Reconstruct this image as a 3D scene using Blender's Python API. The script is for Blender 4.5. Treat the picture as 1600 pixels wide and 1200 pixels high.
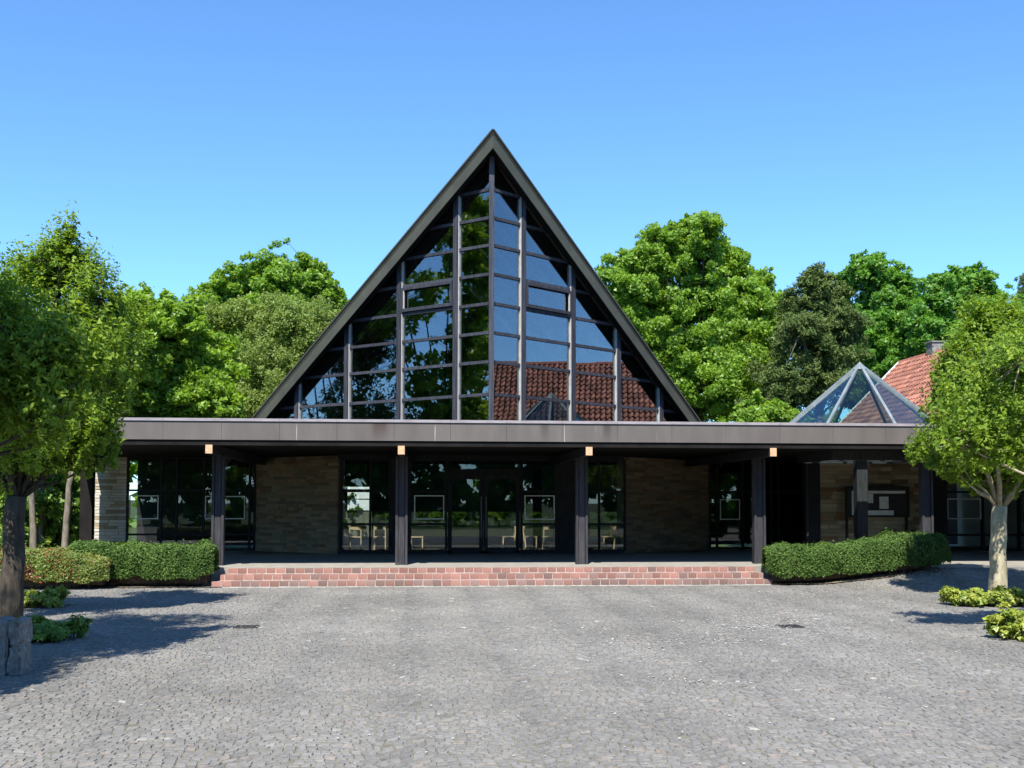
import bpy, math, random
import numpy as np
from mathutils import Matrix, Vector

# ------------------------------------------------------------------ scene, camera, world, sun, exposure
for o in list(bpy.data.objects):
    bpy.data.objects.remove(o, do_unlink=True)
SC = bpy.context.scene
COL = SC.collection
rng = np.random.default_rng(7)
random.seed(7)

CAM_H = 2.27
YAW, PITCH, ROLL = math.radians(4.74), math.radians(2.5), 0.0018
FPX, PCX, PCY = 1690.0, 800.0, 706.0
fwd = Vector((math.sin(YAW) * math.cos(PITCH), math.cos(YAW) * math.cos(PITCH), math.sin(PITCH)))
rgt0 = Vector((math.cos(YAW), -math.sin(YAW), 0))
up0 = rgt0.cross(fwd)
rgt = math.cos(ROLL) * rgt0 + math.sin(ROLL) * up0
upv = math.cos(ROLL) * up0 - math.sin(ROLL) * rgt0
cam_d = bpy.data.cameras.new('camera')
cam = bpy.data.objects.new('camera', cam_d)
COL.objects.link(cam)
cam.matrix_world = Matrix(((rgt.x, upv.x, -fwd.x, 0), (rgt.y, upv.y, -fwd.y, 0), (rgt.z, upv.z, -fwd.z, CAM_H), (0, 0, 0, 1)))
cam_d.sensor_width = 36.0
cam_d.lens = FPX / 1600 * 36
cam_d.shift_y = (PCY - 600) / 1600
cam_d.clip_end = 3000
SC.camera = cam

SUN_EL, SUN_AZ = math.radians(52.7), math.radians(14.8)     # azimuth: shadows run this far right of +Y
w = bpy.data.worlds.new('World')
SC.world = w
w.use_nodes = True
nt = w.node_tree
sky = nt.nodes.new('ShaderNodeTexSky')
sky.sky_type = 'NISHITA'
sky.sun_disc = False
sky.sun_elevation = SUN_EL
sky.sun_rotation = math.pi + SUN_AZ
sky.altitude = 50
sky.air_density = 0.8
sky.dust_density = 0.0
sky.ozone_density = 8.0
tint = nt.nodes.new('ShaderNodeMix')
tint.data_type = 'RGBA'; tint.blend_type = 'MULTIPLY'; tint.inputs[0].default_value = 1.0
tint.inputs[7].default_value = (0.88, 1.06, 1.10, 1.0)          # the same over the whole sky: clear May air
nt.links.new(sky.outputs[0], tint.inputs[6])
nt.links.new(tint.outputs[2], nt.nodes['Background'].inputs[0])
nt.nodes['Background'].inputs[1].default_value = 0.15
sd = bpy.data.lights.new('sun', 'SUN')
sd.energy = 5.0
sd.angle = math.radians(0.53)
sd.color = (1.0, 0.95, 0.86)
sun = bpy.data.objects.new('sun', sd)
COL.objects.link(sun)
to_sun = Vector((-math.sin(SUN_AZ) * math.cos(SUN_EL), -math.cos(SUN_AZ) * math.cos(SUN_EL), math.sin(SUN_EL)))
sun.rotation_euler = to_sun.to_track_quat('Z', 'Y').to_euler()
sun.location = (-10, -20, 30)
SC.view_settings.view_transform = 'Standard'
SC.view_settings.look = 'None'
SC.view_settings.exposure = 0.85
SC.view_settings.gamma = 1.0
SC.view_settings.use_curve_mapping = False
SC.render.engine = 'CYCLES'
SC.cycles.max_bounces = 10
SC.cycles.transparent_max_bounces = 24
SC.cycles.glossy_bounces = 4
SC.cycles.diffuse_bounces = 3
SC.cycles.caustics_reflective = False
SC.cycles.caustics_refractive = False


def ray(px, py):
    return fwd + rgt * ((px - PCX) / FPX) - upv * ((py - PCY) / FPX)


def pt(px, py, Y):
    d = ray(px, py)
    k = Y / d.y
    return Vector((d.x * k, Y, CAM_H + d.z * k))


def gnd(px, py, z=0.0):
    d = ray(px, py)
    k = (z - CAM_H) / d.z
    return Vector((d.x * k, d.y * k, z))


def mpx(Y):
    return FPX / Y            # pixels of the photograph per metre at depth Y


# ------------------------------------------------------------------ helpers: objects
def tag(o, label=None, cat=None, group=None, kind=None):
    if label: o['label'] = label
    if cat: o['category'] = cat
    if group: o['group'] = group
    if kind: o['kind'] = kind
    return o


def empty(name, loc=(0, 0, 0), label=None, cat=None, group=None, parent=None):
    o = bpy.data.objects.new(name, None)
    o.empty_display_size = 0.2
    COL.objects.link(o)
    o.location = loc
    if parent is not None:
        o.parent = parent
        o.matrix_parent_inverse = Matrix.Translation(-base_of(parent))
    return tag(o, label, cat, group)


def base_of(o):
    v = Vector(o.location)
    return v


def link(name, me, mat=None, parent=None, label=None, cat=None, group=None, kind=None):
    o = bpy.data.objects.new(name, me)
    COL.objects.link(o)
    if mat is not None and len(me.materials) == 0:
        me.materials.append(mat)
    if parent is not None:
        o.parent = parent
        if parent.type == 'EMPTY' and parent.parent is None:
            o.matrix_parent_inverse = Matrix.Translation(-Vector(parent.location))
    return tag(o, label, cat, group, kind)


class MB:
    """collects faces for one mesh"""
    def __init__(s):
        s.v = []; s.f = []

    def add(s, vs, fs):
        b = len(s.v)
        s.v += [tuple(p) for p in vs]
        s.f += [tuple(i + b for i in f) for f in fs]
        return s

    def hexa(s, p):          # 8 points: bottom ring then top ring
        return s.add(p, [(0, 3, 2, 1), (4, 5, 6, 7), (0, 1, 5, 4), (1, 2, 6, 5), (2, 3, 7, 6), (3, 0, 4, 7)])

    def box(s, x0, x1, y0, y1, z0, z1):
        return s.hexa([(x0, y0, z0), (x1, y0, z0), (x1, y1, z0), (x0, y1, z0), (x0, y0, z1), (x1, y0, z1), (x1, y1, z1), (x0, y1, z1)])

    def fbox(s, F, t0, t1, n0, n1, z0, z1):      # box in a wall frame: t along, n outward
        return s.hexa([F(t0, n1, z0), F(t1, n1, z0), F(t1, n0, z0), F(t0, n0, z0), F(t0, n1, z1), F(t1, n1, z1), F(t1, n0, z1), F(t0, n0, z1)])

    def prism(s, poly, off):                     # polygon extruded by vector off
        n = len(poly)
        a = [Vector(p) for p in poly]
        b = [p + Vector(off) for p in a]
        fs = [tuple(range(n - 1, -1, -1)), tuple(range(n, 2 * n))]
        fs += [(i, (i + 1) % n, n + (i + 1) % n, n + i) for i in range(n)]
        return s.add(a + b, fs)

    def beam(s, a, b, wid, hei, up=(0, 0, 1)):
        a = Vector(a); b = Vector(b); d = (b - a).normalized()
        r = d.cross(Vector(up)).normalized() * wid / 2
        u = r.cross(d).normalized() * hei / 2
        return s.hexa([a - r - u, a + r - u, b + r - u, b - r - u, a - r + u, a + r + u, b + r + u, b - r + u])

    def tube(s, path, rad, seg=8, cap=True):
        path = [Vector(p) for p in path]
        rings = []
        nrm = Vector((1, 0.1, 0))
        for i, p in enumerate(path):
            d = (path[min(i + 1, len(path) - 1)] - path[max(i - 1, 0)]).normalized()
            u = d.cross(nrm)
            if u.length < 1e-4: u = d.cross(Vector((0, 1, 0)))
            u.normalize(); v = d.cross(u)
            nrm = v.cross(d) * -1 if False else nrm
            rings.append([p + (u * math.cos(2 * math.pi * k / seg) + v * math.sin(2 * math.pi * k / seg)) * rad[i] for k in range(seg)])
        vs = [q for r in rings for q in r]
        fs = []
        for i in range(len(path) - 1):
            for k in range(seg):
                a, b = i * seg + k, i * seg + (k + 1) % seg
                fs.append((a, b, b + seg, a + seg))
        if cap:
            fs.append(tuple(range(seg))[::-1]); fs.append(tuple(range((len(path) - 1) * seg, len(path) * seg)))
        return s.add(vs, fs)

    def mesh(s, name='mesh', smooth=False):
        me = bpy.data.meshes.new(name)
        me.from_pydata(s.v, [], s.f)
        if smooth:
            me.polygons.foreach_set('use_smooth', [True] * len(me.polygons))
        me.update()
        return me

    def build(s, name, mat, parent=None, smooth=False, **k):
        return link(name, s.mesh(name, smooth), mat, parent, **k)


def np_quads(name, V, tone=None, tri=False):
    """V: (N,4,3) array -> mesh of N quads with a per-face 'tone' attribute"""
    n = V.shape[0]; k = V.shape[1]
    me = bpy.data.meshes.new(name)
    me.vertices.add(n * k)
    me.vertices.foreach_set('co', V.reshape(-1).astype(np.float32))
    me.loops.add(n * k)
    me.loops.foreach_set('vertex_index', np.arange(n * k, dtype=np.int32))
    me.polygons.add(n)
    me.polygons.foreach_set('loop_start', np.arange(0, n * k, k, dtype=np.int32))
    me.polygons.foreach_set('loop_total', np.full(n, k, dtype=np.int32))
    if tone is not None:
        a = me.attributes.new('tone', 'FLOAT', 'FACE')
        a.data.foreach_set('value', tone.astype(np.float32))
    me.update(calc_edges=True)
    return me


# ------------------------------------------------------------------ helpers: materials
def rgb(c):
    return (c[0], c[1], c[2], 1.0)


def new_mat(name):
    m = bpy.data.materials.new(name)
    m.use_nodes = True
    t = m.node_tree
    return m, t, t.nodes['Principled BSDF'], lambda k: t.nodes.new(k)


def mat_noise(name, c1, c2, scale=4.0, rough=0.6, bump=0.1, stretch=(1, 1, 1), detail=6, spec=0.3, fine=None, objvar=0.0, metal=0.0, bscale=None):
    m, t, b, N = new_mat(name)
    co = N('ShaderNodeTexCoord'); mp = N('ShaderNodeMapping')
    mp.inputs['Scale'].default_value = stretch
    t.links.new(co.outputs['Object'], mp.inputs[0])
    n = N('ShaderNodeTexNoise'); n.inputs['Scale'].default_value = scale; n.inputs['Detail'].default_value = detail
    n.inputs['Roughness'].default_value = 0.65
    t.links.new(mp.outputs[0], n.inputs['Vector'])
    r = N('ShaderNodeValToRGB')
    r.color_ramp.elements[0].position = 0.33; r.color_ramp.elements[0].color = rgb(c1)
    r.color_ramp.elements[1].position = 0.68; r.color_ramp.elements[1].color = rgb(c2)
    t.links.new(n.outputs['Fac'], r.inputs[0])
    out = r.outputs[0]
    if objvar > 0:
        oi = N('ShaderNodeObjectInfo'); mr = N('ShaderNodeMapRange')
        mr.inputs[3].default_value = 1 - objvar; mr.inputs[4].default_value = 1 + objvar
        t.links.new(oi.outputs['Random'], mr.inputs[0])
        mx = N('ShaderNodeMix'); mx.data_type = 'RGBA'; mx.blend_type = 'MULTIPLY'; mx.inputs[0].default_value = 1
        t.links.new(out, mx.inputs[6]); t.links.new(mr.outputs[0], mx.inputs[7])
        out = mx.outputs[2]
    t.links.new(out, b.inputs['Base Color'])
    b.inputs['Roughness'].default_value = rough
    b.inputs['Specular IOR Level'].default_value = spec
    b.inputs['Metallic'].default_value = metal
    if bump > 0:
        n2 = N('ShaderNodeTexNoise'); n2.inputs['Scale'].default_value = bscale or scale * 6; n2.inputs['Detail'].default_value = 8
        t.links.new(mp.outputs[0], n2.inputs['Vector'])
        bp = N('ShaderNodeBump'); bp.inputs['Strength'].default_value = bump; bp.inputs['Distance'].default_value = 0.02
        t.links.new(n2.outputs['Fac'], bp.inputs['Height']); t.links.new(bp.outputs[0], b.inputs['Normal'])
    return m


LEAF_GAIN = 1.5


def mat_leaf(name, dark, mid, light, trans=0.35, rough=0.42, spec=0.42):
    m, t, b, N = new_mat(name)
    dark, mid, light = [tuple(v * LEAF_GAIN for v in c) for c in (dark, mid, light)]
    at = N('ShaderNodeAttribute'); at.attribute_name = 'tone'
    r = N('ShaderNodeValToRGB')
    e = r.color_ramp.elements
    e[0].position = 0.0; e[0].color = rgb(dark)
    e[1].position = 1.0; e[1].color = rgb(light)
    k = e.new(0.5); k.color = rgb(mid)
    t.links.new(at.outputs['Fac'], r.inputs[0])
    t.links.new(r.outputs[0], b.inputs['Base Color'])
    b.inputs['Roughness'].default_value = rough
    b.inputs['Specular IOR Level'].default_value = spec
    tr = N('ShaderNodeBsdfTranslucent')
    mx0 = N('ShaderNodeMix'); mx0.data_type = 'RGBA'; mx0.blend_type = 'MULTIPLY'; mx0.inputs[0].default_value = 1
    mx0.inputs[7].default_value = (1.5, 1.4, 0.5, 1)
    t.links.new(r.outputs[0], mx0.inputs[6]); t.links.new(mx0.outputs[2], tr.inputs[0])
    mx = N('ShaderNodeMixShader'); mx.inputs[0].default_value = trans
    t.links.new(b.outputs[0], mx.inputs[1]); t.links.new(tr.outputs[0], mx.inputs[2])
    t.links.new(mx.outputs[0], t.nodes['Material Output'].inputs[0])
    return m


def mat_glass(name, tint, base=0.09, wob=0.0, rough=0.0):
    m, t, b, N = new_mat(name)
    t.nodes.remove(b)
    tr = N('ShaderNodeBsdfTransparent'); tr.inputs[0].default_value = rgb(tint)
    gl = N('ShaderNodeBsdfAnisotropic'); gl.inputs['Roughness'].default_value = rough
    gl.inputs[0].default_value = (0.9, 0.95, 1, 1)
    lw = N('ShaderNodeLayerWeight'); lw.inputs[0].default_value = 0.5
    pw = N('ShaderNodeMath'); pw.operation = 'POWER'; pw.inputs[1].default_value = 3.0
    t.links.new(lw.outputs['Facing'], pw.inputs[0])
    ma = N('ShaderNodeMath'); ma.operation = 'MULTIPLY_ADD'; ma.inputs[1].default_value = 0.8; ma.inputs[2].default_value = base
    t.links.new(pw.outputs[0], ma.inputs[0])
    if wob > 0:
        co = N('ShaderNodeTexCoord'); n = N('ShaderNodeTexNoise'); n.inputs['Scale'].default_value = 0.9; n.inputs['Detail'].default_value = 1
        t.links.new(co.outputs['Object'], n.inputs['Vector'])
        bp = N('ShaderNodeBump'); bp.inputs['Strength'].default_value = wob; bp.inputs['Distance'].default_value = 0.02
        t.links.new(n.outputs['Fac'], bp.inputs['Height']); t.links.new(bp.outputs[0], gl.inputs['Normal'])
    mx = N('ShaderNodeMixShader')
    t.links.new(ma.outputs[0], mx.inputs[0]); t.links.new(tr.outputs[0], mx.inputs[1]); t.links.new(gl.outputs[0], mx.inputs[2])
    t.links.new(mx.outputs[0], t.nodes['Material Output'].inputs[0])
    return m


M = {}
M['timber'] = mat_noise('dark_timber', (.018, .018, .021), (.038, .038, .043), 3, .7, .25, (6, 6, .6), objvar=.12, spec=.1)
M['post'] = mat_noise('post_timber', (.032, .032, .037), (.066, .065, .071), 3, .75, .3, (9, 9, .7), objvar=.08, spec=.08)
M['ceiling'] = mat_noise('porch_ceiling', (.012, .011, .011), (.022, .020, .019), 2, .8, .15, (1, 8, 1), spec=.05)
M['mullion'] = mat_noise('mullion_timber', (.022, .025, .035), (.068, .070, .084), 2.2, .7, .3, (8, 8, .5), objvar=.2, spec=.12)
M['bead'] = mat_noise('glazing_bead', (.36, .35, .33), (.5, .49, .47), 6, .45, .05)
M['copper'] = mat_noise('rake_metal', (.050, .054, .044), (.074, .077, .062), 1.1, .6, .05, (1, 1, 1), objvar=.06, spec=.15)
M['glass'] = mat_glass('window_glass', (.93, .96, .96), .125, .015)
M['doorglass'] = mat_glass('porch_glass', (.82, .86, .86), .045, .01)
M['rearglass'] = mat_glass('rear_glass', (.36, .38, .33), .05)
M['skyglass'] = mat_glass('skylight_glass', (.76, .83, .80), .022, .0)
M['alu'] = mat_noise('skylight_metal', (.15, .18, .19), (.27, .31, .32), 3, .45, .05, metal=.2)
M['stone'] = mat_noise('wall_stone', (.17, .120, .072), (.29, .225, .15), 5, .85, .5, (1, 1, 2.5), objvar=.35)
M['stone_rust'] = mat_noise('wall_stone_rust', (.19, .095, .045), (.29, .20, .12), 4, .85, .5, (1, 1, 2.5), objvar=.3)
M['stone_pale'] = mat_noise('wall_stone_pale', (.50, .46, .40), (.68, .64, .57), 5, .85, .4, (1, 1, 2.5), objvar=.12)
M['stone_buff'] = mat_noise('wall_stone_buff', (.30, .235, .155), (.48, .40, .285), 5, .85, .5, (1, 1, 2.5), objvar=.2)
M['mortar'] = mat_noise('mortar', (.14, .125, .105), (.24, .21, .175), 14, .9, .3)
M['mortar_light'] = mat_noise('step_mortar', (.42, .39, .35), (.60, .57, .52), 9, .9, .3)
M['brick'] = mat_noise('step_brick', (.245, .122, .098), (.335, .188, .152), 7, .8, .35, objvar=.25)
M['brick_dark'] = mat_noise('step_brick_dark', (.19, .118, .102), (.27, .178, .154), 7, .8, .35, objvar=.25)
M['porch'] = mat_noise('porch_floor', (.24, .225, .195), (.34, .32, .28), 3, .8, .2)
M['hallfloor'] = mat_noise('hall_floor', (.10, .085, .065), (.17, .14, .11), 2, .45, .1)
M['beamend'] = mat_noise('beam_end_grain', (.50, .30, .16), (.66, .44, .27), 14, .7, .2)
M['wood_ceil'] = mat_noise('hall_ceiling', (.34, .26, .17), (.50, .40, .28), 2, .6, .1, (8, 1, 1))
M['white'] = mat_noise('white_paint', (.72, .72, .70), (.82, .82, .80), 5, .5, .05)
M['grey_frame'] = mat_noise('display_frame_metal', (.74, .76, .76), (.84, .85, .85), 5, .4, .05)
M['paper'] = mat_noise('paper', (.62, .64, .66), (.80, .82, .84), 6, .8, .05)
M['chair'] = mat_noise('chair_wood', (.62, .44, .25), (.80, .61, .38), 6, .5, .1, (1, 1, 5))
M['tile'] = mat_noise('roof_tile', (.26, .095, .060), (.44, .18, .115), 9, .8, .4)
M['granite'] = mat_noise('granite', (.13, .125, .115), (.29, .28, .26), 9, .85, .6, bscale=30)
M['soil'] = mat_noise('soil', (.10, .075, .05), (.26, .21, .16), 7, .95, .8)
M['bark_dark'] = mat_noise('bark', (.035, .028, .021), (.10, .082, .062), 5, .9, .9, (3, 3, .5), bscale=14)
M['bark_light'] = mat_noise('bark_pale', (.22, .19, .12), (.50, .45, .31), 4, .9, .7, (2, 2, .8), bscale=16)
M['bark_grey'] = mat_noise('bark_grey', (.10, .085, .07), (.26, .225, .18), 5, .9, .7, (2, 2, .6), bscale=14)
M['plaster'] = mat_noise('white_plaster', (.76, .75, .71), (.85, .84, .81), 3, .9, .2)
M['darkmetal'] = mat_noise('iron', (.03, .03, .03), (.06, .055, .05), 8, .6, .3)
M['stem'] = mat_noise('hedge_twigs', (.03, .022, .014), (.075, .055, .035), 10, .9, .6)
M['petal'] = mat_noise('petal', (.40, .38, .33), (.62, .60, .55), 6, .8, .0)
# leaves
M['leaf_robinia'] = mat_leaf('leaf_robinia', (.050, .090, .012), (.115, .190, .020), (.21, .285, .036), .42, .5, .22)
M['leaf_maple'] = mat_leaf('leaf_maple', (.075, .14, .014), (.145, .245, .024), (.23, .33, .040), .46)
M['leaf_oak'] = mat_leaf('leaf_oak', (.065, .125, .016), (.125, .22, .024), (.20, .30, .040), .46)
M['leaf_deep'] = mat_leaf('leaf_deep', (.042, .11, .016), (.085, .195, .024), (.14, .26, .036), .42)
M['leaf_birch'] = mat_leaf('leaf_birch', (.085, .125, .030), (.145, .205, .050), (.21, .27, .080), .40, .5, .25)
M['leaf_pine'] = mat_leaf('leaf_pine', (.032, .056, .016), (.066, .100, .028), (.115, .145, .045), .18, .6, .12)
M['leaf_hedge'] = mat_leaf('leaf_hedge', (.020, .046, .010), (.052, .096, .020), (.112, .170, .045), .22, .6, .15)
M['leaf_red'] = mat_leaf('leaf_red', (.20, .035, .022), (.085, .120, .026), (.17, .22, .05), .3)
M['leaf_cover'] = mat_leaf('leaf_cover', (.07, .11, .014), (.17, .22, .030), (.33, .33, .07), .3)
M['leaf_ivy'] = mat_leaf('leaf_ivy', (.04, .085, .016), (.11, .19, .030), (.26, .32, .060), .35)


def mat_cobble():
    m, t, b, N = new_mat('cobble_stone')
    at = N('ShaderNodeAttribute'); at.attribute_name = 'tone'
    r = N('ShaderNodeValToRGB'); e = r.color_ramp.elements
    e[0].position = 0; e[0].color = (.146, .140, .130, 1)
    e[1].position = 1; e[1].color = (.40, .38, .34, 1)
    for p, c in ((.30, (.182, .175, .161)), (.62, (.208, .199, .184)), (.80, (.230, .217, .197)), (.88, (.225, .192, .165)), (.96, (.26, .255, .245))):
        k = e.new(p); k.color = rgb(c)
    t.links.new(at.outputs['Fac'], r.inputs[0])
    co = N('ShaderNodeTexCoord')
    n = N('ShaderNodeTexNoise'); n.inputs['Scale'].default_value = 22; n.inputs['Detail'].default_value = 6
    t.links.new(co.outputs['Object'], n.inputs['Vector'])
    n3 = N('ShaderNodeTexNoise'); n3.inputs['Scale'].default_value = .35; n3.inputs['Detail'].default_value = 5
    t.links.new(co.outputs['Object'], n3.inputs['Vector'])
    m1 = N('ShaderNodeMapRange'); m1.inputs[1].default_value = .3; m1.inputs[2].default_value = .7; m1.inputs[3].default_value = .78; m1.inputs[4].default_value = 1.22
    t.links.new(n.outputs['Fac'], m1.inputs[0])
    m2 = N('ShaderNodeMapRange'); m2.inputs[1].default_value = .3; m2.inputs[2].default_value = .7; m2.inputs[3].default_value = .82; m2.inputs[4].default_value = 1.17
    t.links.new(n3.outputs['Fac'], m2.inputs[0])
    mm = N('ShaderNodeMath'); mm.operation = 'MULTIPLY'
    t.links.new(m1.outputs[0], mm.inputs[0]); t.links.new(m2.outputs[0], mm.inputs[1])
    mx = N('ShaderNodeMix'); mx.data_type = 'RGBA'; mx.blend_type = 'MULTIPLY'; mx.inputs[0].default_value = 1
    t.links.new(r.outputs[0], mx.inputs[6]); t.links.new(mm.outputs[0], mx.inputs[7])
    t.links.new(mx.outputs[2], b.inputs['Base Color'])
    b.inputs['Roughness'].default_value = .75
    b.inputs['Specular IOR Level'].default_value = .3
    bp = N('ShaderNodeBump'); bp.inputs['Strength'].default_value = .45; bp.inputs['Distance'].default_value = .006
    t.links.new(n.outputs['Fac'], bp.inputs['Height']); t.links.new(bp.outputs[0], b.inputs['Normal'])
    return m


M['cobble'] = mat_cobble()
M['joint'] = mat_noise('cobble_joint', (.115, .108, .075), (.215, .195, .155), 3, .95, .5)


def mat_fascia():
    """weathered metal sheet with pale drip lines and a few rust-brown stains (their places are fixed on the building)"""
    m, t, b, N = new_mat('fascia_sheet')
    co = N('ShaderNodeTexCoord')
    mp = N('ShaderNodeMapping'); mp.inputs['Scale'].default_value = (1.2, 1.2, .35)
    t.links.new(co.outputs['Object'], mp.inputs[0])
    n = N('ShaderNodeTexNoise'); n.inputs['Scale'].default_value = 2.0; n.inputs['Detail'].default_value = 7
    t.links.new(mp.outputs[0], n.inputs['Vector'])
    r = N('ShaderNodeValToRGB'); e = r.color_ramp.elements
    e[0].position = .3; e[0].color = (.104, .091, .083, 1); e[1].position = .7; e[1].color = (.138, .123, .112, 1)
    t.links.new(n.outputs['Fac'], r.inputs[0])
    # thin pale vertical drips
    mp2 = N('ShaderNodeMapping'); mp2.inputs['Scale'].default_value = (11, 11, .25)
    t.links.new(co.outputs['Object'], mp2.inputs[0])
    n2 = N('ShaderNodeTexNoise'); n2.inputs['Scale'].default_value = 1.6; n2.inputs['Detail'].default_value = 2
    t.links.new(mp2.outputs[0], n2.inputs['Vector'])
    r2 = N('ShaderNodeMapRange'); r2.inputs[1].default_value = .73; r2.inputs[2].default_value = .80; r2.inputs[3].default_value = 0; r2.inputs[4].default_value = 4.0
    t.links.new(n2.outputs['Fac'], r2.inputs[0])
    mx = N('ShaderNodeMix'); mx.data_type = 'RGBA'
    mx.inputs[7].default_value = (.42, .41, .42, 1)
    t.links.new(r2.outputs[0], mx.inputs[0]); t.links.new(r.outputs[0], mx.inputs[6])
    out = mx.outputs[2]
    sx = N('ShaderNodeSeparateXYZ'); t.links.new(co.outputs['Object'], sx.inputs[0])
    for x0, wd, col, amt in ((-1.12, .30, (.045, .026, .022), .75), (3.25, .15, (.05, .044, .043), .65), (4.93, .16, (.05, .043, .042), .75)):
        a = N('ShaderNodeMath'); a.operation = 'SUBTRACT'; a.inputs[1].default_value = x0
        t.links.new(sx.outputs[0], a.inputs[0])
        c = N('ShaderNodeMath'); c.operation = 'ABSOLUTE'; t.links.new(a.outputs[0], c.inputs[0])
        d = N('ShaderNodeMapRange'); d.inputs[1].default_value = wd * .4; d.inputs[2].default_value = wd; d.inputs[3].default_value = amt; d.inputs[4].default_value = 0
        t.links.new(c.outputs[0], d.inputs[0])
        g = N('ShaderNodeMapRange'); g.inputs[1].default_value = 3.80; g.inputs[2].default_value = 4.2; g.inputs[3].default_value = .25; g.inputs[4].default_value = 1
        t.links.new(sx.outputs[2], g.inputs[0])
        h = N('ShaderNodeMath'); h.operation = 'MULTIPLY'; t.links.new(d.outputs[0], h.inputs[0]); t.links.new(g.outputs[0], h.inputs[1])
        q = N('ShaderNodeMix'); q.data_type = 'RGBA'; q.inputs[7].default_value = rgb(col)
        t.links.new(h.outputs[0], q.inputs[0]); t.links.new(out, q.inputs[6])
        out = q.outputs[2]
    t.links.new(out, b.inputs['Base Color'])
    b.inputs['Roughness'].default_value = .5
    b.inputs['Specular IOR Level'].default_value = .35
    return m


M['fascia'] = mat_fascia()
M['coping'] = mat_noise('coping_sheet', (.23, .205, .215), (.34, .315, .33), 3, .45, .05, (1, 4, 4))


def mat_ground():
    m = mat_noise('lawn', (.030, .050, .012), (.070, .090, .025), .8, .95, .6, bscale=40)
    return m


M['lawn'] = mat_ground()

# ------------------------------------------------------------------ ground
def sstep(a, b, x):
    t = np.clip((x - a) / (b - a), 0, 1)
    return t * t * (3 - 2 * t)


def ground_h(x, y):
    """height of the plaza: flat, rising on the right to the porch floor"""
    return 0.40 * sstep(10.0, 13.6, np.asarray(x, float)) * sstep(25.8, 28.7, np.asarray(y, float))


gb = MB(); gb.add([(-900, -500, -.06), (900, -500, -.06), (900, 1500, -.06), (-900, 1500, -.06)], [(0, 1, 2, 3)])
gb.build('ground', M['lawn'], kind='structure')

# plaza bed: a grid that follows ground_h, joints show between the stones
gx = np.arange(-24, 24.1, .6); gy = np.arange(-15, 29.05, .5)
X, Y = np.meshgrid(gx, gy)
Z = ground_h(X, Y) - .0085
pv = np.stack([X, Y, Z], -1).reshape(-1, 3)
nx = len(gx)
pf = [(j * nx + i, j * nx + i + 1, (j + 1) * nx + i + 1, (j + 1) * nx + i) for j in range(len(gy) - 1) for i in range(nx - 1)]
pme = bpy.data.meshes.new('plaza'); pme.from_pydata(pv.tolist(), [], pf); pme.update()
plaza = link('plaza', pme, M['joint'], kind='structure')


def make_cobbles():
    W, P, S = 1.40, .096, .34            # arc band width, row pitch, arc rise
    tops = []
    r = np.random.default_rng(3)
    nb0, nb1 = int(-20 / W) - 1, int(20 / W) + 2
    for bi in range(nb0, nb1):
        xc = bi * W + .35
        for ri in range(int((6.0 - S) / P), int(29.6 / P)):
            yb = ri * P
            jl = .055 * math.sin(ri * 12.9898 + bi * 78.233) * math.cos(ri * 4.1 + bi); jr = .055 * math.sin(ri * 12.9898 + (bi + 1) * 78.233) * math.cos(ri * 4.1 + bi + 1)
            u = -W / 2 + jl; ue = W / 2 + jr
            while u < ue - .03:
                wd = P * r.uniform(.85, 1.35)
                u1 = min(u + wd, ue)
                if ue - u1 < .05: u1 = ue
                um = (u + u1) / 2
                arc = lambda q: S * (1 - (2 * q / W) ** 2)
                y0 = yb + arc(um)
                if 6.2 < y0 < 28.9:
                    x = xc + um
                    lim = .545 * y0 + 2.6
                    if -lim * .86 < x < lim * 1.12 and not (28.2 < y0 and -5.5 < x < 9.5):
                        sl = -8 * S * um / W ** 2
                        tops.append((x, y0, u1 - u, P, math.atan(sl)))
                u = u1
    A = np.array(tops)
    n = len(A)
    ca, sa = np.cos(A[:, 4]), np.sin(A[:, 4])
    hw, hd = A[:, 2] / 2 * .935, A[:, 3] / 2 * .93
    shear = np.tan(A[:, 4])
    corners = np.array([(-1, -1), (1, -1), (1, 1), (-1, 1)], float)
    C = np.empty((n, 8, 3))
    tilt = r.normal(0, .035, (n, 2)); lift = r.normal(0, .0035, n)
    for k, (a, b) in enumerate(corners):
        jx = r.uniform(-.010, .010, n); jy = r.uniform(-.010, .010, n)
        lx = a * hw + jx; ly = b * hd + jy
        for lvl in (0, 1):
            s = .985 if lvl == 0 else .84
            X_ = A[:, 0] + lx * s
            Y_ = A[:, 1] + (ly + shear * lx) * s
            H = ground_h(A[:, 0], A[:, 1])
            Zt = H + (lift + tilt[:, 0] * lx + tilt[:, 1] * ly if lvl else -.013)
            C[:, k + 4 * lvl, 0] = X_; C[:, k + 4 * lvl, 1] = Y_; C[:, k + 4 * lvl, 2] = Zt
    low = C.copy(); low[:, :4, 2] -= .0
    tone = np.clip(r.beta(2.2, 2.6, n), 0, 1) * .78
    sp = r.random(n)
    tone[sp > .95] = r.uniform(.80, .9, (sp > .95).sum())
    tone[sp > .996] = r.uniform(.94, 1.0, (sp > .996).sum())
    return A, C, tone


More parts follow.
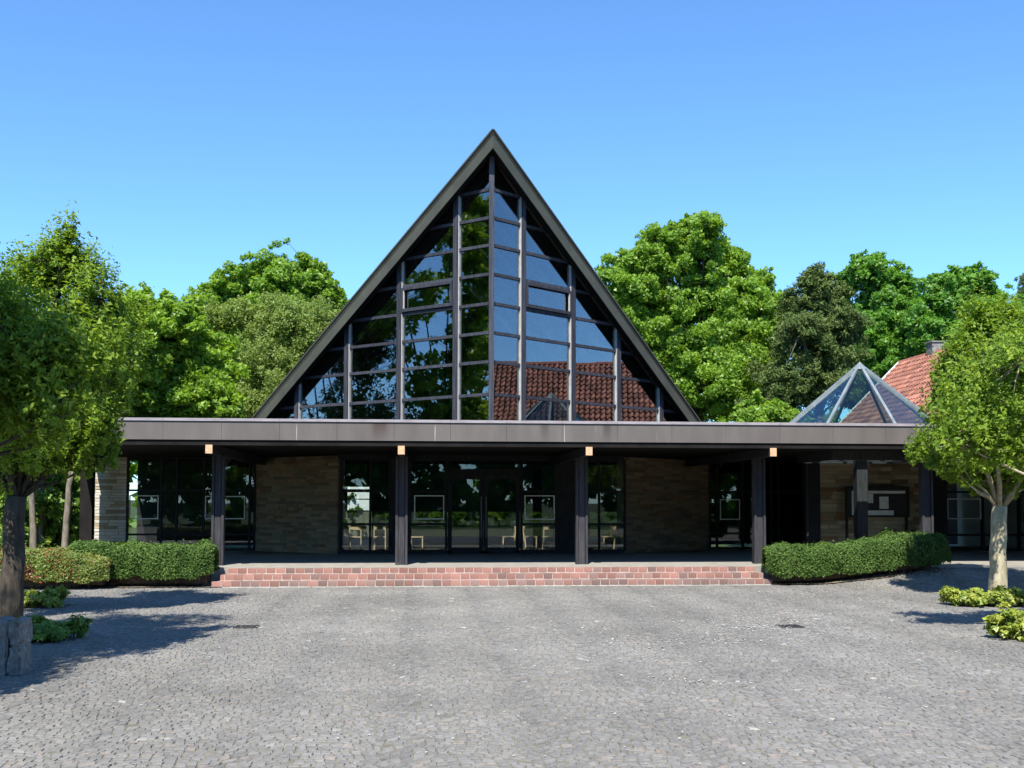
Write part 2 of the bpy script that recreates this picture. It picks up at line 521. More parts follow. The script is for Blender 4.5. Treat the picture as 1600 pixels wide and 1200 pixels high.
cA, cC, cT = make_cobbles()
F5 = [(4, 5, 6, 7), (0, 1, 5, 4), (1, 2, 6, 5), (2, 3, 7, 6), (3, 0, 4, 7)]
rel = cC[:, 4:, :].mean(1) - np.array([0, 0, CAM_H])
den = rel @ np.array(fwd)
pxs = PCX + FPX * (rel @ np.array(rgt)) / den
pys = PCY - FPX * (rel @ np.array(upv)) / den
vis = (pxs > 4) & (pxs < 1596) & (pys < 1196)
order = np.argsort(np.where(vis, -pys, 1e9))
near = order[:300]
mask = np.ones(len(cA), bool); mask[near] = False
fi = np.array(F5)
rest = cC[mask][:, fi, :].reshape(-1, 4, 3)
cm = np_quads('cobblestones', rest, np.repeat(cT[mask], 5))
link('cobblestones', cm, M['cobble'], plaza, kind='stuff', label='grey cobblestones laid in arcs')
for i in near:
    c = cC[i]; ctr = c.mean(0)
    me = bpy.data.meshes.new('cobblestone'); me.from_pydata((c - ctr).tolist(), [], F5)
    a = me.attributes.new('tone', 'FLOAT', 'FACE'); a.data.foreach_set('value', [cT[i]] * 5)
    me.update()
    o = link('cobblestone', me, M['cobble'], plaza); o.location = ctr

# petals and crumbs lying on the stones
def scatter_petals():
    r = np.random.default_rng(11)
    pts = []
    for (px, py, sx, sy, n) in ((1200, 975, 60, 11, 420), (1000, 1005, 45, 5, 110), (1130, 1004, 35, 5, 70), (870, 985, 70, 5, 60), (780, 975, 400, 40, 260), (1050, 1065, 60, 4, 60), (900, 1100, 420, 60, 130)):
        for _ in range(n):
            y = min(max(r.normal(py, sy), 925), 1195)
            p = gnd(r.normal(px, sx), y)
            pts.append((p.x, p.y, float(ground_h(p.x, p.y)) + .010))
    P = np.array(pts); n = len(P)
    s = r.uniform(.010, .030, n) * (P[:, 1] / 18) ** .5
    ang = r.uniform(0, 6.28, n)
    V = np.empty((n, 4, 3))
    for k in range(4):
        a = ang + k * math.pi / 2
        V[:, k, 0] = P[:, 0] + np.cos(a) * s * (1 if k % 2 else .6); V[:, k, 1] = P[:, 1] + np.sin(a) * s * (1 if k % 2 else .6)
        V[:, k, 2] = P[:, 2] + r.uniform(0, .008, n)
    link('fallen_petals', np_quads('fallen_petals', V), M['petal'], label='scattered pale petals and crumbs lying on the grey cobbles', cat='petals', kind='stuff')


scatter_petals()

# drain grates
def drain(px, py, label):
    p = gnd(px, py)
    root = empty('drain_grate', (p.x, p.y, .0), label, 'drain grate', 'drain grates in the plaza')
    b = MB(); w_, d_ = .20, .20
    for (x0, x1, y0, y1) in ((-w_, w_, -d_, -d_ + .04), (-w_, w_, d_ - .04, d_), (-w_, -w_ + .04, -d_ + .04, d_ - .04), (w_ - .04, w_, -d_ + .04, d_ - .04)):
        b.box(p.x + x0, p.x + x1, p.y + y0, p.y + y1, -.02, .016)
    b.build('frame', M['darkmetal'], root)
    for k in range(5):
        x = p.x - w_ + .055 + k * .062
        MB().box(x, x + .03, p.y - d_ + .04, p.y + d_ - .04, -.01, .013).build('bar', M['darkmetal'], root)


drain(385, 980, 'iron drain grate at the tip of the tree shadow on the left')
drain(1234, 979, 'iron drain grate among pale petals right of the centre')

# soil beds
sb = MB()
sb.add([(-13, 28.1, .02), (-5.1, 28.25, .02), (-5.1, 29.0, .02), (-13, 29.0, .02)], [(0, 1, 2, 3)])
sb.build('soil_bed', M['soil'], kind='structure')
sb = MB(); bx = [(9.3, 28.15), (10.6, 27.95), (12.2, 27.75), (13.3, 28.1), (14.3, 28.9)]
top = [(x, 29.05) for x, _ in bx]
vs = [(x, y, float(ground_h(x, y)) + .022) for x, y in bx] + [(x, y, float(ground_h(x, y)) + .022) for x, y in top]
sb.add(vs, [(i, i + 1, 6 + i, 5 + i) for i in range(4)])
sb.build('soil_bed', M['soil'], kind='structure')

# ------------------------------------------------------------------ porch floor and steps
LAND = .45
pf_ = MB(); pf_.box(-11.2, 22.5, 29.01, 41.0, .0, LAND)
pf_.build('porch_floor', M['porch'], kind='structure')
steps = empty('entrance_steps', (2, 28.3, 0), 'three red brick steps with pale joints leading up to the porch', 'steps')
core = MB()
brick_me = []


def cham_box(name, sx, sy, sz, c):
    """box with chamfered front and top edges, base at z=0, front at y=0"""
    x = sx / 2
    v = [(-x, c, 0), (x, c, 0), (x, sy, 0), (-x, sy, 0),
         (-x + c, 0, c), (x - c, 0, c), (x - c, 0, sz - c), (-x + c, 0, sz - c),
         (-x, c, sz - c), (x, c, sz - c), (-x + c, c, sz), (x - c, c, sz), (x - c, sy, sz), (-x + c, sy, sz), (x, sy, sz - c), (-x, sy, sz - c)]
    f = [(4, 5, 6, 7), (10, 11, 12, 13), (7, 6, 11, 10), (0, 1, 5, 4), (4, 7, 8, 0), (5, 1, 9, 6), (8, 7, 10), (6, 9, 11),
         (8, 10, 13, 15), (9, 14, 12, 11), (0, 8, 15, 3), (1, 2, 14, 9), (2, 3, 15, 14), (14, 15, 13, 12), (0, 3, 2, 1)]
    me = bpy.data.meshes.new(name); me.from_pydata(v, [], f); me.update()
    return me


bme = {}
for key, mt in (('a', 'brick'), ('b', 'brick_dark')):
    for dep in (.31, .10):
        me = cham_box('brick', .234, dep, .130, .004); me.materials.append(M[mt]); bme[(key, dep)] = me
rb = random.Random(5)
for k, (yf, x0, x1, dep) in enumerate(((28.3, -5.36, 9.34, .31), (28.6, -5.2, 9.18, .31), (28.9, -5.05, 9.03, .10))):
    z0 = .15 * k
    core.box(x0 + .01, x1 - .01, yf + .006, yf + dep - .01 if k < 2 else 29.008, z0 - (0.05 if k == 0 else 0.003), z0 + .136)
    n = int(round((x1 - x0) / .245)); p = (x1 - x0) / n
    for i in range(n):
        if k == 1 and i == n - 1: continue
        o = link('brick', bme[('b' if rb.random() < (.55, .25, .10)[k] else 'a', dep)], None, steps)
        o.location = (x0 + (i + (1.0 if k == 1 else .5)) * p + rb.uniform(-.004, .004), yf + rb.uniform(-.003, .003), z0 + .014 + rb.uniform(-.002, .002))
for key in ('a', 'b'):
    me = cham_box('brick', .112, .31, .130, .004); me.materials.append(M['brick' if key == 'a' else 'brick_dark'])
    o = link('brick', me, None, steps); o.location = ((-5.2 + .0605) if key == 'a' else (9.18 - .0605), 28.6, .164)
core.build('mortar_bed', M['mortar_light'], steps)

# ------------------------------------------------------------------ church
XT, YT = 2.0, 31.62                       # tip of the glazed prow
SA, CA_ = math.sin(math.radians(50)), math.cos(math.radians(50))
church = empty('church', (XT, 36, 0), 'dark timber church with steep glazed gable, flat porch canopy and glass pyramid', 'church')


def frame_fn(O, u, n):
    def F(t, nn, z):
        return (O[0] + u[0] * t + n[0] * nn, O[1] + u[1] * t + n[1] * nn, z)
    return F


UL, UR = (-SA, CA_), (SA, CA_)
NL, NR = (-CA_, -SA), (CA_, -SA)
# --- roof geometry from the photograph's rake lines
YR = 31.0
apex = pt(769, 203, YR)
def rake_pt(side, px, py):
    d = ray(px, py)
    u = UL if side < 0 else UR
    # XT + u0*t = d.x*k ; YR + u1*t = d.y*k
    a = np.array([[u[0], -d.x], [u[1], -d.y]]); s = np.linalg.solve(a, [-XT, -YR])
    return s[0] * SA, CAM_H + d.z * s[1]
sl = []
for side, px, py in ((-1, 401, 653), (1, 1097, 657)):
    lat, z = rake_pt(side, px, py); sl.append((apex.z - z) / lat)
ZR = apex.z
SLOPE = sum(sl) / 2
EAVE_Z = 3.95
E_ = (ZR - EAVE_Z) / SLOPE
YB = 52.0
TH = .52                                  # vertical depth of the rake fascia


def roof_z(lat):
    return ZR - SLOPE * lat


for s, nm in ((-1, 'left'), (1, 'right')):
    P = [(XT, YR, ZR), (XT, YB, ZR), (XT + s * E_, YB, EAVE_Z), (XT + s * E_, YR + E_ * CA_ / SA, EAVE_Z)]
    if s > 0: P = P[::-1]
    b = MB(); b.prism([(p[0], p[1], p[2] - .02) for p in P], (0, 0, -.14)); b.build('roof', M['copper'], church)
    # ceiling boards inside, behind the glass
    yo = .95
    b = MB()
    Pc = [(XT, YT + .25, ZR - .40), (XT, YB - .2, ZR - .40), (XT + s * (E_ - .8), YB - .2, roof_z(E_ - .8) - .40), (XT + s * (E_ - .8), YT + .25 + (E_ - .8) * CA_ / SA, roof_z(E_ - .8) - .40)]
    if s > 0: Pc = Pc[::-1]
    b.prism(Pc, (0, 0, .05)); b.build('ceiling', M['wood_ceil'], church)
    # rafters
    for k in range(6):
        lat0 = .05; lat1 = E_ - .9
        y0 = YT + .9 + k * 3.1
        b = MB(); b.beam((XT + s * lat0, y0, roof_z(lat0) - .62), (XT + s * lat1, y0 + (lat1 * CA_ / SA if k == 0 else lat1 * .35), roof_z(lat1) - .62), .22, .42)
        b.build('rafter', M['timber'], church)
    # rake fascia in sheets
    npan = 8
    L = E_ / SA
    F = frame_fn((XT, YR), UL if s < 0 else UR, NL if s < 0 else NR)
    for k in range(npan):
        t0, t1 = L * k / npan + (.004 if k else 0), L * (k + 1) / npan - .004
        b = MB()
        q = []
        for (t, dz) in ((t0, -TH), (t1, -TH), (t1, 0), (t0, 0)):
            q.append(F(t, 0, roof_z(t * SA) + dz))
        if s < 0: q = q[::-1]
        b.prism(q, Vector(F(0, -.03, 0)) - Vector(F(0, 0, 0)))
        b.build('rake_panel', M['copper'], church)
    # top edge trim
    b = MB(); b.beam(F(0, -.03, ZR + .02), F(L, -.03, roof_z(E_) + .02), .12, .05); b.build('rake_trim', M['copper'], church)
    # dark soffit board under the overhang
    b = MB(); q = [F(0, -.04, ZR - TH + .05), F(L, -.04, roof_z(E_) - TH + .05), F(L, -.42, roof_z(E_) - .34), F(0.0, -.42, ZR - .34)]
    b.prism(q, (0, 0, .03)); b.build('soffit', M['ceiling'], church)
    # inner sloping rail behind the soffit
    Fg = frame_fn((XT, YT), UL if s < 0 else UR, NL if s < 0 else NR)
    b = MB(); b.beam(Fg(.02, .03, ZR - .40), Fg(L, .03, roof_z(E_) - .40), .14, .20); b.build('slope_rail', M['ceiling'], church)

mb = MB(); mb.beam((XT, YR + .12, ZR - .02), (XT, YB, ZR - .02), .16, .05); mb.build('ridge_cap', M['copper'], church)
mb = MB(); mb.beam((XT, YT + .1, ZR - .75), (XT, YB - .3, ZR - .75), .24, .6); mb.build('ridge_beam', M['timber'], church)

# --- gable glazing
def t_on_plane(side, px, py=600):
    d = ray(px, py)
    u = UL if side < 0 else UR
    a = np.array([[u[0], -d.x], [u[1], -d.y]]); s = np.linalg.solve(a, [-XT, -YT])
    return s[0]


tl = [t_on_plane(-1, p) for p in (714, 628, 546, 471)]
tr_ = [t_on_plane(1, p) for p in (815, 895, 966, 1034)]
TM = [(a + b) / 2 for a, b in zip(tl, tr_)]
TM = [0.0] + TM + [TM[-1] + 1.85]
ZT = [pt(767, y, YT).z for y in (616, 565, 519.5, 474, 428, 383, 340, 296)]
ZB = 4.30
ztop = lambda t: roof_z(t * SA) - .42


def clip_poly(poly, f):
    out = []
    for i in range(len(poly)):
        a, b = poly[i], poly[(i + 1) % len(poly)]
        fa, fb = f(a), f(b)
        if fa >= 0: out.append(a)
        if (fa >= 0) != (fb >= 0):
            k = fa / (fa - fb); out.append((a[0] + (b[0] - a[0]) * k, a[1] + (b[1] - a[1]) * k))
    return out


for s in (-1, 1):
    Fg = frame_fn((XT, YT), UL if s < 0 else UR, NL if s < 0 else NR)
    gw = MB(); gw.fbox(Fg, .12, TM[-1], -.08, .07, ZB - .1, ZB + .03)
    win = gw.build('gable_window', M['mullion'], church, label='%s half of the steep glazed gable' % ('left' if s < 0 else 'right'))
    for i, t in enumerate(TM[1:]):
        if ztop(t) - .02 < ZB: continue
        MB().fbox(Fg, t - .085, t + .085, -.09, .11, ZB, ztop(t) + .03).build('mullion', M['mullion'], win)
        MB().fbox(Fg, t - .110, t - .088, -.02, .075, ZB + .03, ztop(t) - .02).build('glazing_bead', M['bead'], win)
    zs = [ZB] + ZT + [14.5]
    for i in range(len(TM) - 1):
        t0 = TM[i] + (.10 if i else .06); t1 = TM[i + 1] - .10
        for z in ZT:
            te = min(t1, (ZR - .44 - z) / SLOPE / SA)
            if te - t0 > .25:
                MB().fbox(Fg, t0 + .002, te - .002, -.06, .055, z - .045, z + .045).build('transom', M['mullion'], win)
        for k in range(len(zs) - 1):
            poly = [(t0 - .04, zs[k]), (t1 + .04, zs[k]), (t1 + .04, zs[k + 1]), (t0 - .04, zs[k + 1])]
            poly = clip_poly(poly, lambda p: ztop(p[0]) - p[1])
            if len(poly) < 3: continue
            jit = rb.uniform(-.004, .004)
            q = [Fg(p[0], .004 + jit * (p[1] - zs[k]) + rb.uniform(-.0012, .0012), p[1]) for p in poly]
            if s < 0: q = q[::-1]
            b = MB(); b.prism(q, Vector(Fg(0, -.010, 0)) - Vector(Fg(0, 0, 0))); b.build('pane', M['glass'], win)
        # pale metal strip along the slope at the top of each bay
        ta, tb = t0 + .05, t1 - .35
        if ztop(tb) > ZB:
            MB().beam(Fg(ta, .13, ztop(ta) - .10), Fg(tb, .13, ztop(tb) - .10), .03, .035).build('slope_strip', M['bead'], win)
    # opening sash in the second bay
    t0, t1 = TM[1] + .11, TM[2] - .11
    za, zb = ZT[3] + .06, ZT[4] - .06
    b = MB()
    b.fbox(Fg, t0, t1, .06, .12, za, za + .10); b.fbox(Fg, t0, t1, .06, .12, zb - .08, zb)
    b.fbox(Fg, t0, t0 + .07, .06, .118, za + .1, zb - .08); b.fbox(Fg, t1 - .07, t1, .06, .118, za + .1, zb - .08)
    b.build('opening_sash', M['mullion'], win)
    b = MB(); b.fbox(Fg, t1 - .10, t1 - .075, .06, .112, za + .1, zb - .08); b.build('glazing_bead', M['bead'], win)
mb = MB(); mb.box(XT - .075, XT + .075, YT - .13, YT + .02, ZB - .1, ZR - .50); mb.build('corner_mullion', M['mullion'], church)

# --- canopy
FY, FB, FT = 28.65, 3.80, 4.36
XL, XR = -8.2, 22.0
SKX, SKY, SKR, OPN = 13.65, 32.75, 2.30, 1.45          # skylight pyramid
ENT = 4.76                                # half width of the flat entrance wall
eL, eR = XT - ENT, XT + ENT
endL = (eL - SA * 3.99, 36 + CA_ * 3.99)
endR = (eR + SA * 4.91, 36 + CA_ * 4.91)
sa_, sb_, sc_, sd_ = SKX - OPN, SKX + OPN, SKY - OPN, SKY + OPN


def slab(z0, z1, nm, mt, inset=0.0):
    f = FY + .05 + inset
    polys = [
        [(XL, f), (sa_, f), (sa_, 36.0), (-11.25, 36.0), (-11.25, 31.75 + inset)],
        [(sa_, f), (sb_, f), (sb_, sc_), (sa_, sc_)],
        [(sa_, sd_), (sb_, sd_), (sb_, 36.0), (sa_, 36.0)],
        [(sb_, f), (XR, f), (XR, 36.0), (sb_, 36.0)],
        [(-11.25, 36.0), (eL, 36.0), endL, (endL[0], 43.2), (-11.25, 43.2)],
        [(eR, 36.0), (XR, 36.0), (XR, 43.2), (endR[0], 43.2), endR],
    ]
    b = MB()
    for p in polys:
        b.prism([(x, y, z0) for x, y in p], (0, 0, z1 - z0))
    return b.build(nm, M[mt], church)


slab(3.73, 3.79, 'porch_ceiling', 'ceiling', .05)
slab(3.80, 4.30, 'canopy', 'timber')
canopy = [o for o in church.children if o.name.startswith('canopy')][0]
# fascia sheets
xs = [XL]
while xs[-1] < XR - .8:
    xs.append(min(xs[-1] + 1.49, XR))
for a, b_ in zip(xs[:-1], xs[1:]):
    MB().box(a + .003, b_ - .003, FY, FY + .04, FB, FT - .075).build('fascia_panel', M['fascia'], canopy)
    MB().box(a + .002, b_ - .002, FY - .035, FY + .16, FT - .073, FT).build('coping', M['coping'], canopy)
b = MB(); b.beam((XL - .01, FY + .02, (FB + FT - .075) / 2), (-11.25, 31.75, (FB + FT - .075) / 2), .04, FT - .075 - FB); b.build('fascia_panel', M['fascia'], canopy)
b = MB(); b.beam((XL - .02, FY + .04, FT - .036), (-11.25, 31.77, FT - .036), .18, .07); b.build('coping', M['coping'], canopy)
MB().box(XL + .1, XR, FY + .045, FY + .08, 3.66, 3.80).build('soffit_board', M['ceiling'], church)
# beams with pale sawn ends, and posts
BX = [-5.53, -.555, 4.445, 9.49, 14.5, 19.5]
for i, x in enumerate(BX):
    yend = 36.0 if -3 < x < 7 else 40.5
    if i == 4:
        MB().box(x - .09, x + .09, FY + .0, sc_ - .05, 3.44, 3.67).build('porch_beam', M['timber'], church)
        continue
    o = MB().box(x - .09, x + .09, FY + .0, yend, 3.44, 3.67).build('porch_beam', M['timber'], church)
    MB().box(x - .088, x + .088, FY - .022, FY - .0, 3.442, 3.668).build('beam_end', M['beamend'], o)
PX = [-5.55, -.565, 4.46, 9.56, 14.5, 19.5]
for x in PX:
    p = MB().box(x - .085, x + .085, 30.09, 30.24, LAND, 3.44).build('post', M['post'], church)
    for a, c in ((-.165, -.10), (.10, .165)):
        MB().box(x + a, x + c, 30.055, 30.275, LAND, 3.438).build('plank', M['post'], p)
# inner post below the skylight
ip = pt(1346, 800, 33.0)
MB().box(ip.x - .17, ip.x + .17, 32.9, 33.2, LAND, 3.9).build('post', M['post'], church)
# skylight kerb inside the opening, and the glass pyramid
b = MB()
for (x0, x1, y0, y1) in ((sa_ - .06, sb_ + .06, sc_ - .06, sc_), (sa_ - .06, sb_ + .06, sd_, sd_ + .06), (sa_ - .06, sa_, sc_, sd_), (sb_, sb_ + .06, sc_, sd_)):
    b.box(x0, x1, y0, y1, 3.45, 4.36)
b.build('skylight_kerb', M['post'], church)
for k in range(3):
    y = sc_ + .45 + k * 1.0
    MB().box(sa_, sb_, y - .06, y + .06, 3.50, 3.70).build('skylight_beam', M['post'], church)
apx = pt(1341, 570, SKY)
pyr = empty('pyramid_skylight', (0, 0, 0), 'clear glass pyramid with pale metal ribs above the porch roof', parent=church)
pyr.matrix_parent_inverse = Matrix.Translation(-Vector(church.location))
NP = 8
pb = [(SKX + (SKR + .22) * math.cos(math.radians(45 * k)), SKY + (SKR + .22) * math.sin(math.radians(45 * k)), 4.40) for k in range(NP)]
A_ = Vector((SKX, SKY, apx.z))
def child(o, par):
    o.parent = par
    return o
for k in range(NP):
    a, c = Vector(pb[k]), Vector(pb[(k + 1) % NP])
    nrm = (c - a).cross(A_ - a).normalized()
    b = MB(); b.prism([a, c, A_], nrm * -.012); b.build('pane', M['skyglass'], pyr)
    b = MB(); b.beam(a + Vector((0, 0, .02)), A_ + Vector((0, 0, .03)), .085, .07); b.build('rib', M['alu'], pyr)
    b = MB(); b.beam(a, c, .08, .10); b.build('base_rail', M['alu'], pyr)
b = MB()
cap = [(A_ + (Vector(pb[k]) - A_) * .10 + Vector((0, 0, .055))) for k in range(NP)]
b.add(cap + [A_ + Vector((0, 0, .10))], [(k, (k + 1) % NP, NP) for k in range(NP)]); b.build('cap', M['alu'], pyr)

# --- walls of natural stone
st_me = []
rs = random.Random(9)
for k in range(8):
    me = cham_box('stone', 1, 1, 1, .035)
    v = [list(p.co) for p in me.vertices]
    for p in me.vertices:
        if p.co.y < .5: p.co.y += rs.uniform(-.12, .12)
        p.co.z += rs.uniform(-.05, .05) if p.co.z < .5 else rs.uniform(-.06, .03)
        p.co.x += rs.uniform(-.012, .012)
    st_me.append(me)
st_var = {}
for mt in ('stone', 'stone_rust', 'stone_pale', 'stone_buff'):
    for k, me in enumerate(st_me):
        c = me.copy(); c.materials.append(M[mt]); st_var[(mt, k)] = c


def stone_wall(O, u, n, L, z0, z1, mix=('stone', 'stone', 'stone', 'stone', 'stone_rust'), course=(.085, .12), thick=.3, label=None, lens=(.28, .72)):
    F = frame_fn(O, u, n)
    wall = MB().fbox(F, 0, L, -thick, -.012, z0, z1).build('stone_wall', M['mortar'], church, label=label)
    z = z0 + .004
    ang = math.atan2(u[1], u[0])
    cross = u[0] * n[1] - u[1] * n[0]          # n on the right-hand side of u when negative
    while z < z1 - .03:
        h = rs.uniform(*course)
        if z1 - z - h < .05: h = z1 - z
        t = 0.0
        while t < L - 1e-3:
            l = rs.uniform(*lens)
            if L - t - l < .16: l = L - t
            o = link('stone', st_var[(rs.choice(mix), rs.randrange(8))], None, wall)
            sy = .07
            pos = F(t + l / 2, .012 + rs.uniform(-.006, .012), z + .003)
            o.location = pos
            o.scale = (l - .010, sy, h - .009)
            o.rotation_euler = (0, 0, ang if cross < 0 else ang + math.pi)
            t += l
        z += h
    return wall


WT = 3.70
stone_wall((eL, 36.0), UL, NL, 3.99, LAND, WT, label='dark stone wall left of the entrance glazing')
stone_wall((eR, 36.0), UR, NR, 4.91, LAND, WT, label='dark stone wall right of the entrance glazing')
nb0, nb1 = pt(1280, 800, 36.5).x, pt(1452, 800, 36.5).x
stone_wall((nb0, 36.5), (1, 0), (0, -1), nb1 - nb0, LAND, WT, mix=('stone_buff', 'stone_buff', 'stone', 'stone_buff', 'stone_rust'), course=(.11, .17), label='buff stone wall behind the notice board')
pi0, pi1 = pt(148, 800, 38.2).x, pt(197, 800, 38.2).x
stone_wall((pi0, 38.2), (1, 0), (0, -1), pi1 - pi0, LAND, WT, mix=('stone_pale', 'stone_pale', 'stone_pale', 'stone_pale', 'stone_buff'), course=(.09, .13), label='pale stone pier at the left end of the porch')


# --- porch glazing
def glazing(O, u, n, ts, zs, name='porch_window', solid=(), fw=.07, glass='doorglass', label=None):
    """frame of verticals at ts, transoms at zs; panes between. solid: set of (i,k) cells filled with a dark panel"""
    F = frame_fn(O, u, n)
    fr = MB()
    for t in ts:
        fr.fbox(F, t - fw / 2, t + fw / 2, -.07, .07, zs[0], zs[-1])
    for i in range(len(ts) - 1):
        for z in zs:
            fr.fbox(F, ts[i] + fw / 2 + .001, ts[i + 1] - fw / 2 - .001, -.06, .06, z - fw / 2 + (fw / 2 if z == zs[0] else 0), z + fw / 2 - (fw / 2 if z == zs[-1] else 0))
    win = fr.build(name, M['timber'], church, label=label)
    for i in range(len(ts) - 1):
        for k in range(len(zs) - 1):
            b = MB(); b.fbox(F, ts[i] + fw / 2 - .01, ts[i + 1] - fw / 2 + .01, -.006, .004, zs[k] + .02, zs[k + 1] - .02)
            if (i, k) in solid: b.build('panel', M['timber'], win)
            else: b.build('pane', M[glass], win)
    return win, F


def Xat(px, Y):
    return pt(px, 800, Y).x


# entrance wall, flat, at Y = 36
YE = 36.0
zE = [LAND + .10, pt(760, 819, YE).z, pt(760, 768, YE).z, WT - .12]
glazing((0, YE), (1, 0), (0, -1), [Xat(p, YE) for p in (534, 578.5, 609)], zE, label='glass bay left of the entrance post')
glazing((0, YE), (1, 0), (0, -1), [Xat(p, YE) for p in (641, 697)], zE, label='side light left of the double door')
glazing((0, YE), (1, 0), (0, -1), [Xat(p, YE) for p in (815, 869)], zE, label='side light right of the double door')
glazing((0, YE), (1, 0), (0, -1), [Xat(p, YE) for p in (915, 936, 976)], zE, label='glass bay right of the entrance')
for a, c in ((611, 639), (871, 913)):
    MB().box(Xat(a, YE), Xat(c, YE), YE - .05, YE + .1, LAND, WT).build('dark_panel', M['timber'], church)
MB().box(eL, eR, YE - .03, YE + .05, LAND, LAND + .095).build('plinth', M['timber'], church)
MB().box(eL, eR, YE - .12, YE + .12, WT - .118, 3.73).build('lintel', M['timber'], church)
zD = pt(755, 742, YE).z
MB().box(Xat(698.5, YE), Xat(813.5, YE), YE - .06, YE + .06, zD, zD + .16).build('door_head', M['timber'], church)
glazing((0, YE), (1, 0), (0, -1), [Xat(699, YE), Xat(813, YE)], [zD + .162, WT - .12], label='transom light above the double door')
for (a, c, hs) in ((700, 755, 1), (756, 812, -1)):
    x0, x1 = Xat(a, YE), Xat(c, YE)
    F = frame_fn((0, YE), (1, 0), (0, -1))
    d = MB()
    for q0, q1 in ((x0, x0 + .13), (x1 - .13, x1)): d.fbox(F, q0, q1, -.03, .03, LAND + .02, zD - .01)
    d.fbox(F, x0 + .131, x1 - .131, -.028, .028, LAND + .02, LAND + .2); d.fbox(F, x0 + .131, x1 - .131, -.028, .028, zD - .15, zD - .01)
    door = d.build('door', M['timber'], church)
    MB().fbox(F, x0 + .12, x1 - .12, -.006, .004, LAND + .19, zD - .14).build('pane', M['doorglass'], door)
    hx = x1 - .07 if hs > 0 else x0 + .07
    h = MB(); h.beam((hx, YE - .09, 1.0), (hx, YE - .09, 2.35), .02, .02, (0, 1, 0))
    h.box(hx - .012, hx + .012, YE - .08, YE - .03, 1.15, 1.19); h.box(hx - .012, hx + .012, YE - .08, YE - .03, 2.15, 2.19)
    h.build('handle', M['alu'], door)
# left porch glazing and right porch glazing
YGL, YGR = endL[1], endR[1]
zS = [LAND, 1.02, 2.55, WT]
glazing((0, YGL), (1, 0), (0, -1), [Xat(p, YGL) for p in (199, 252, 276, 318, 390)] + [endL[0] - .03], zS, label='dark glazing at the left end of the porch')
glazing((0, YGR), (1, 0), (0, -1), [endR[0] + .03] + [Xat(p, YGR) for p in (1120, 1160, 1205, 1216, 1256, 1300)], zS, label='dark glazing between the stone walls on the right')
MB().box(Xat(1256, 36.6), Xat(1279.5, 36.6), 36.45, 36.75, LAND, WT).build('dark_panel', M['timber'], church)
b = MB(); b.beam((Xat(1261, 35.8), 35.8, LAND), (Xat(1261, 35.8), 35.8, WT), .07, .07, (0, 1, 0)); b.build('downpipe', M['post'], church)
glazing((0, 37.2), (1, 0), (0, -1), [Xat(p, 37.2) for p in (1458, 1474, 1535, 1592, 1640, 1690)], zS, label='dark glazing behind the right tree trunk')
MB().box(Xat(1453, 36.8), Xat(1474, 36.8), 36.5, 36.7, LAND, WT).build('dark_panel', M['timber'], church)
# side and rear walls of hall and wings (dark inside)
for x0, x1 in ((-11.0, XT - E_ + 1.0), (XT + E_ - 1.0, 22.0)):
    MB().box(x0, x1, 43.0, 43.2, LAND, WT + .6).build('rear_wall', M['timber'], church)
for s in (-1, 1):
    x = XT + s * (E_ - 1.0)
    MB().box(x - .1, x + .1, 41.2, YB - .2, LAND, roof_z(E_ - 1.0) - .3).build('side_wall', M['timber'], church)
# rear wall of the hall with a low band of windows
zr1 = 1.7
wx0, wx1, wz = -3.55, -2.45, 2.86
xl, xr_ = XT - E_ + 1, XT + E_ - 1
yw = YB - .4
rw = MB()
rw.prism([(xl, yw, wz), (xr_, yw, wz), (xr_, yw, roof_z(E_ - 1) - .42), (XT, yw, ZR - .45), (xl, yw, roof_z(E_ - 1) - .42)], (0, .2, 0))
rw.box(xl, wx0, yw, yw + .2, zr1, wz - .001); rw.box(wx1, xr_, yw, yw + .2, zr1, wz - .001)
rw.build('rear_wall', M['timber'], church)
hx = [xl + .1 + k * (xr_ - xl - .2) / 9 for k in range(10)]
glazing((0, YB - .3), (1, 0), (0, -1), hx, [LAND, zr1], name='rear_window', glass='rearglass', label='rear window band of the hall')
glazing((0, YB - .3), (1, 0), (0, -1), [wx0, wx1], [zr1 + .002, 2.25, 2.7, wz], name='rear_window', fw=.05, label='bright rear window above the chairs')
link('hall_floor', MB().box(XT - E_ + 1, XT + E_ - 1, 36.06, YB - .5, .30, LAND + .004).mesh(), M['hallfloor'], church)

# ------------------------------------------------------------------ display frames, notice board, chairs
def display(px0, px1, py0, py1, Y, label):
    a, c = pt(px0, py1, Y), pt(px1, py0, Y)
    root = empty('display_frame', ((a.x + c.x) / 2, Y, a.z), label, 'display frame', 'thin pale display frames on the porch glazing')
    y0, y1 = Y - .115, Y - .085
    w_ = .034
    MB().box(a.x, c.x, y0, y1, a.z, a.z + w_).build('rail', M['grey_frame'], root)
    MB().box(a.x, c.x, y0, y1, c.z - w_, c.z).build('rail', M['grey_frame'], root)
    MB().box(a.x, a.x + w_, y0 + .001, y1, a.z + w_, c.z - w_).build('stile', M['grey_frame'], root)
    MB().box(c.x - w_, c.x, y0 + .001, y1, a.z + w_, c.z - w_).build('stile', M['grey_frame'], root)


display(203, 249, 774, 811, YGL, 'pale display frame on the glazing beside the left stone pier')
display(321, 384, 775, 811, YGL, 'pale display frame partly behind the leftmost porch post')
display(647, 694, 774, 811.5, YE, 'pale display frame just left of the double door')
display(819, 866, 774, 812, YE, 'pale display frame just right of the double door')
display(1124, 1155, 780, 812, YGR, 'pale display frame right of the right dark stone wall')
display(1478, 1530, 779, 811, 37.2, 'pale display frame beside the pale tree trunk on the right')

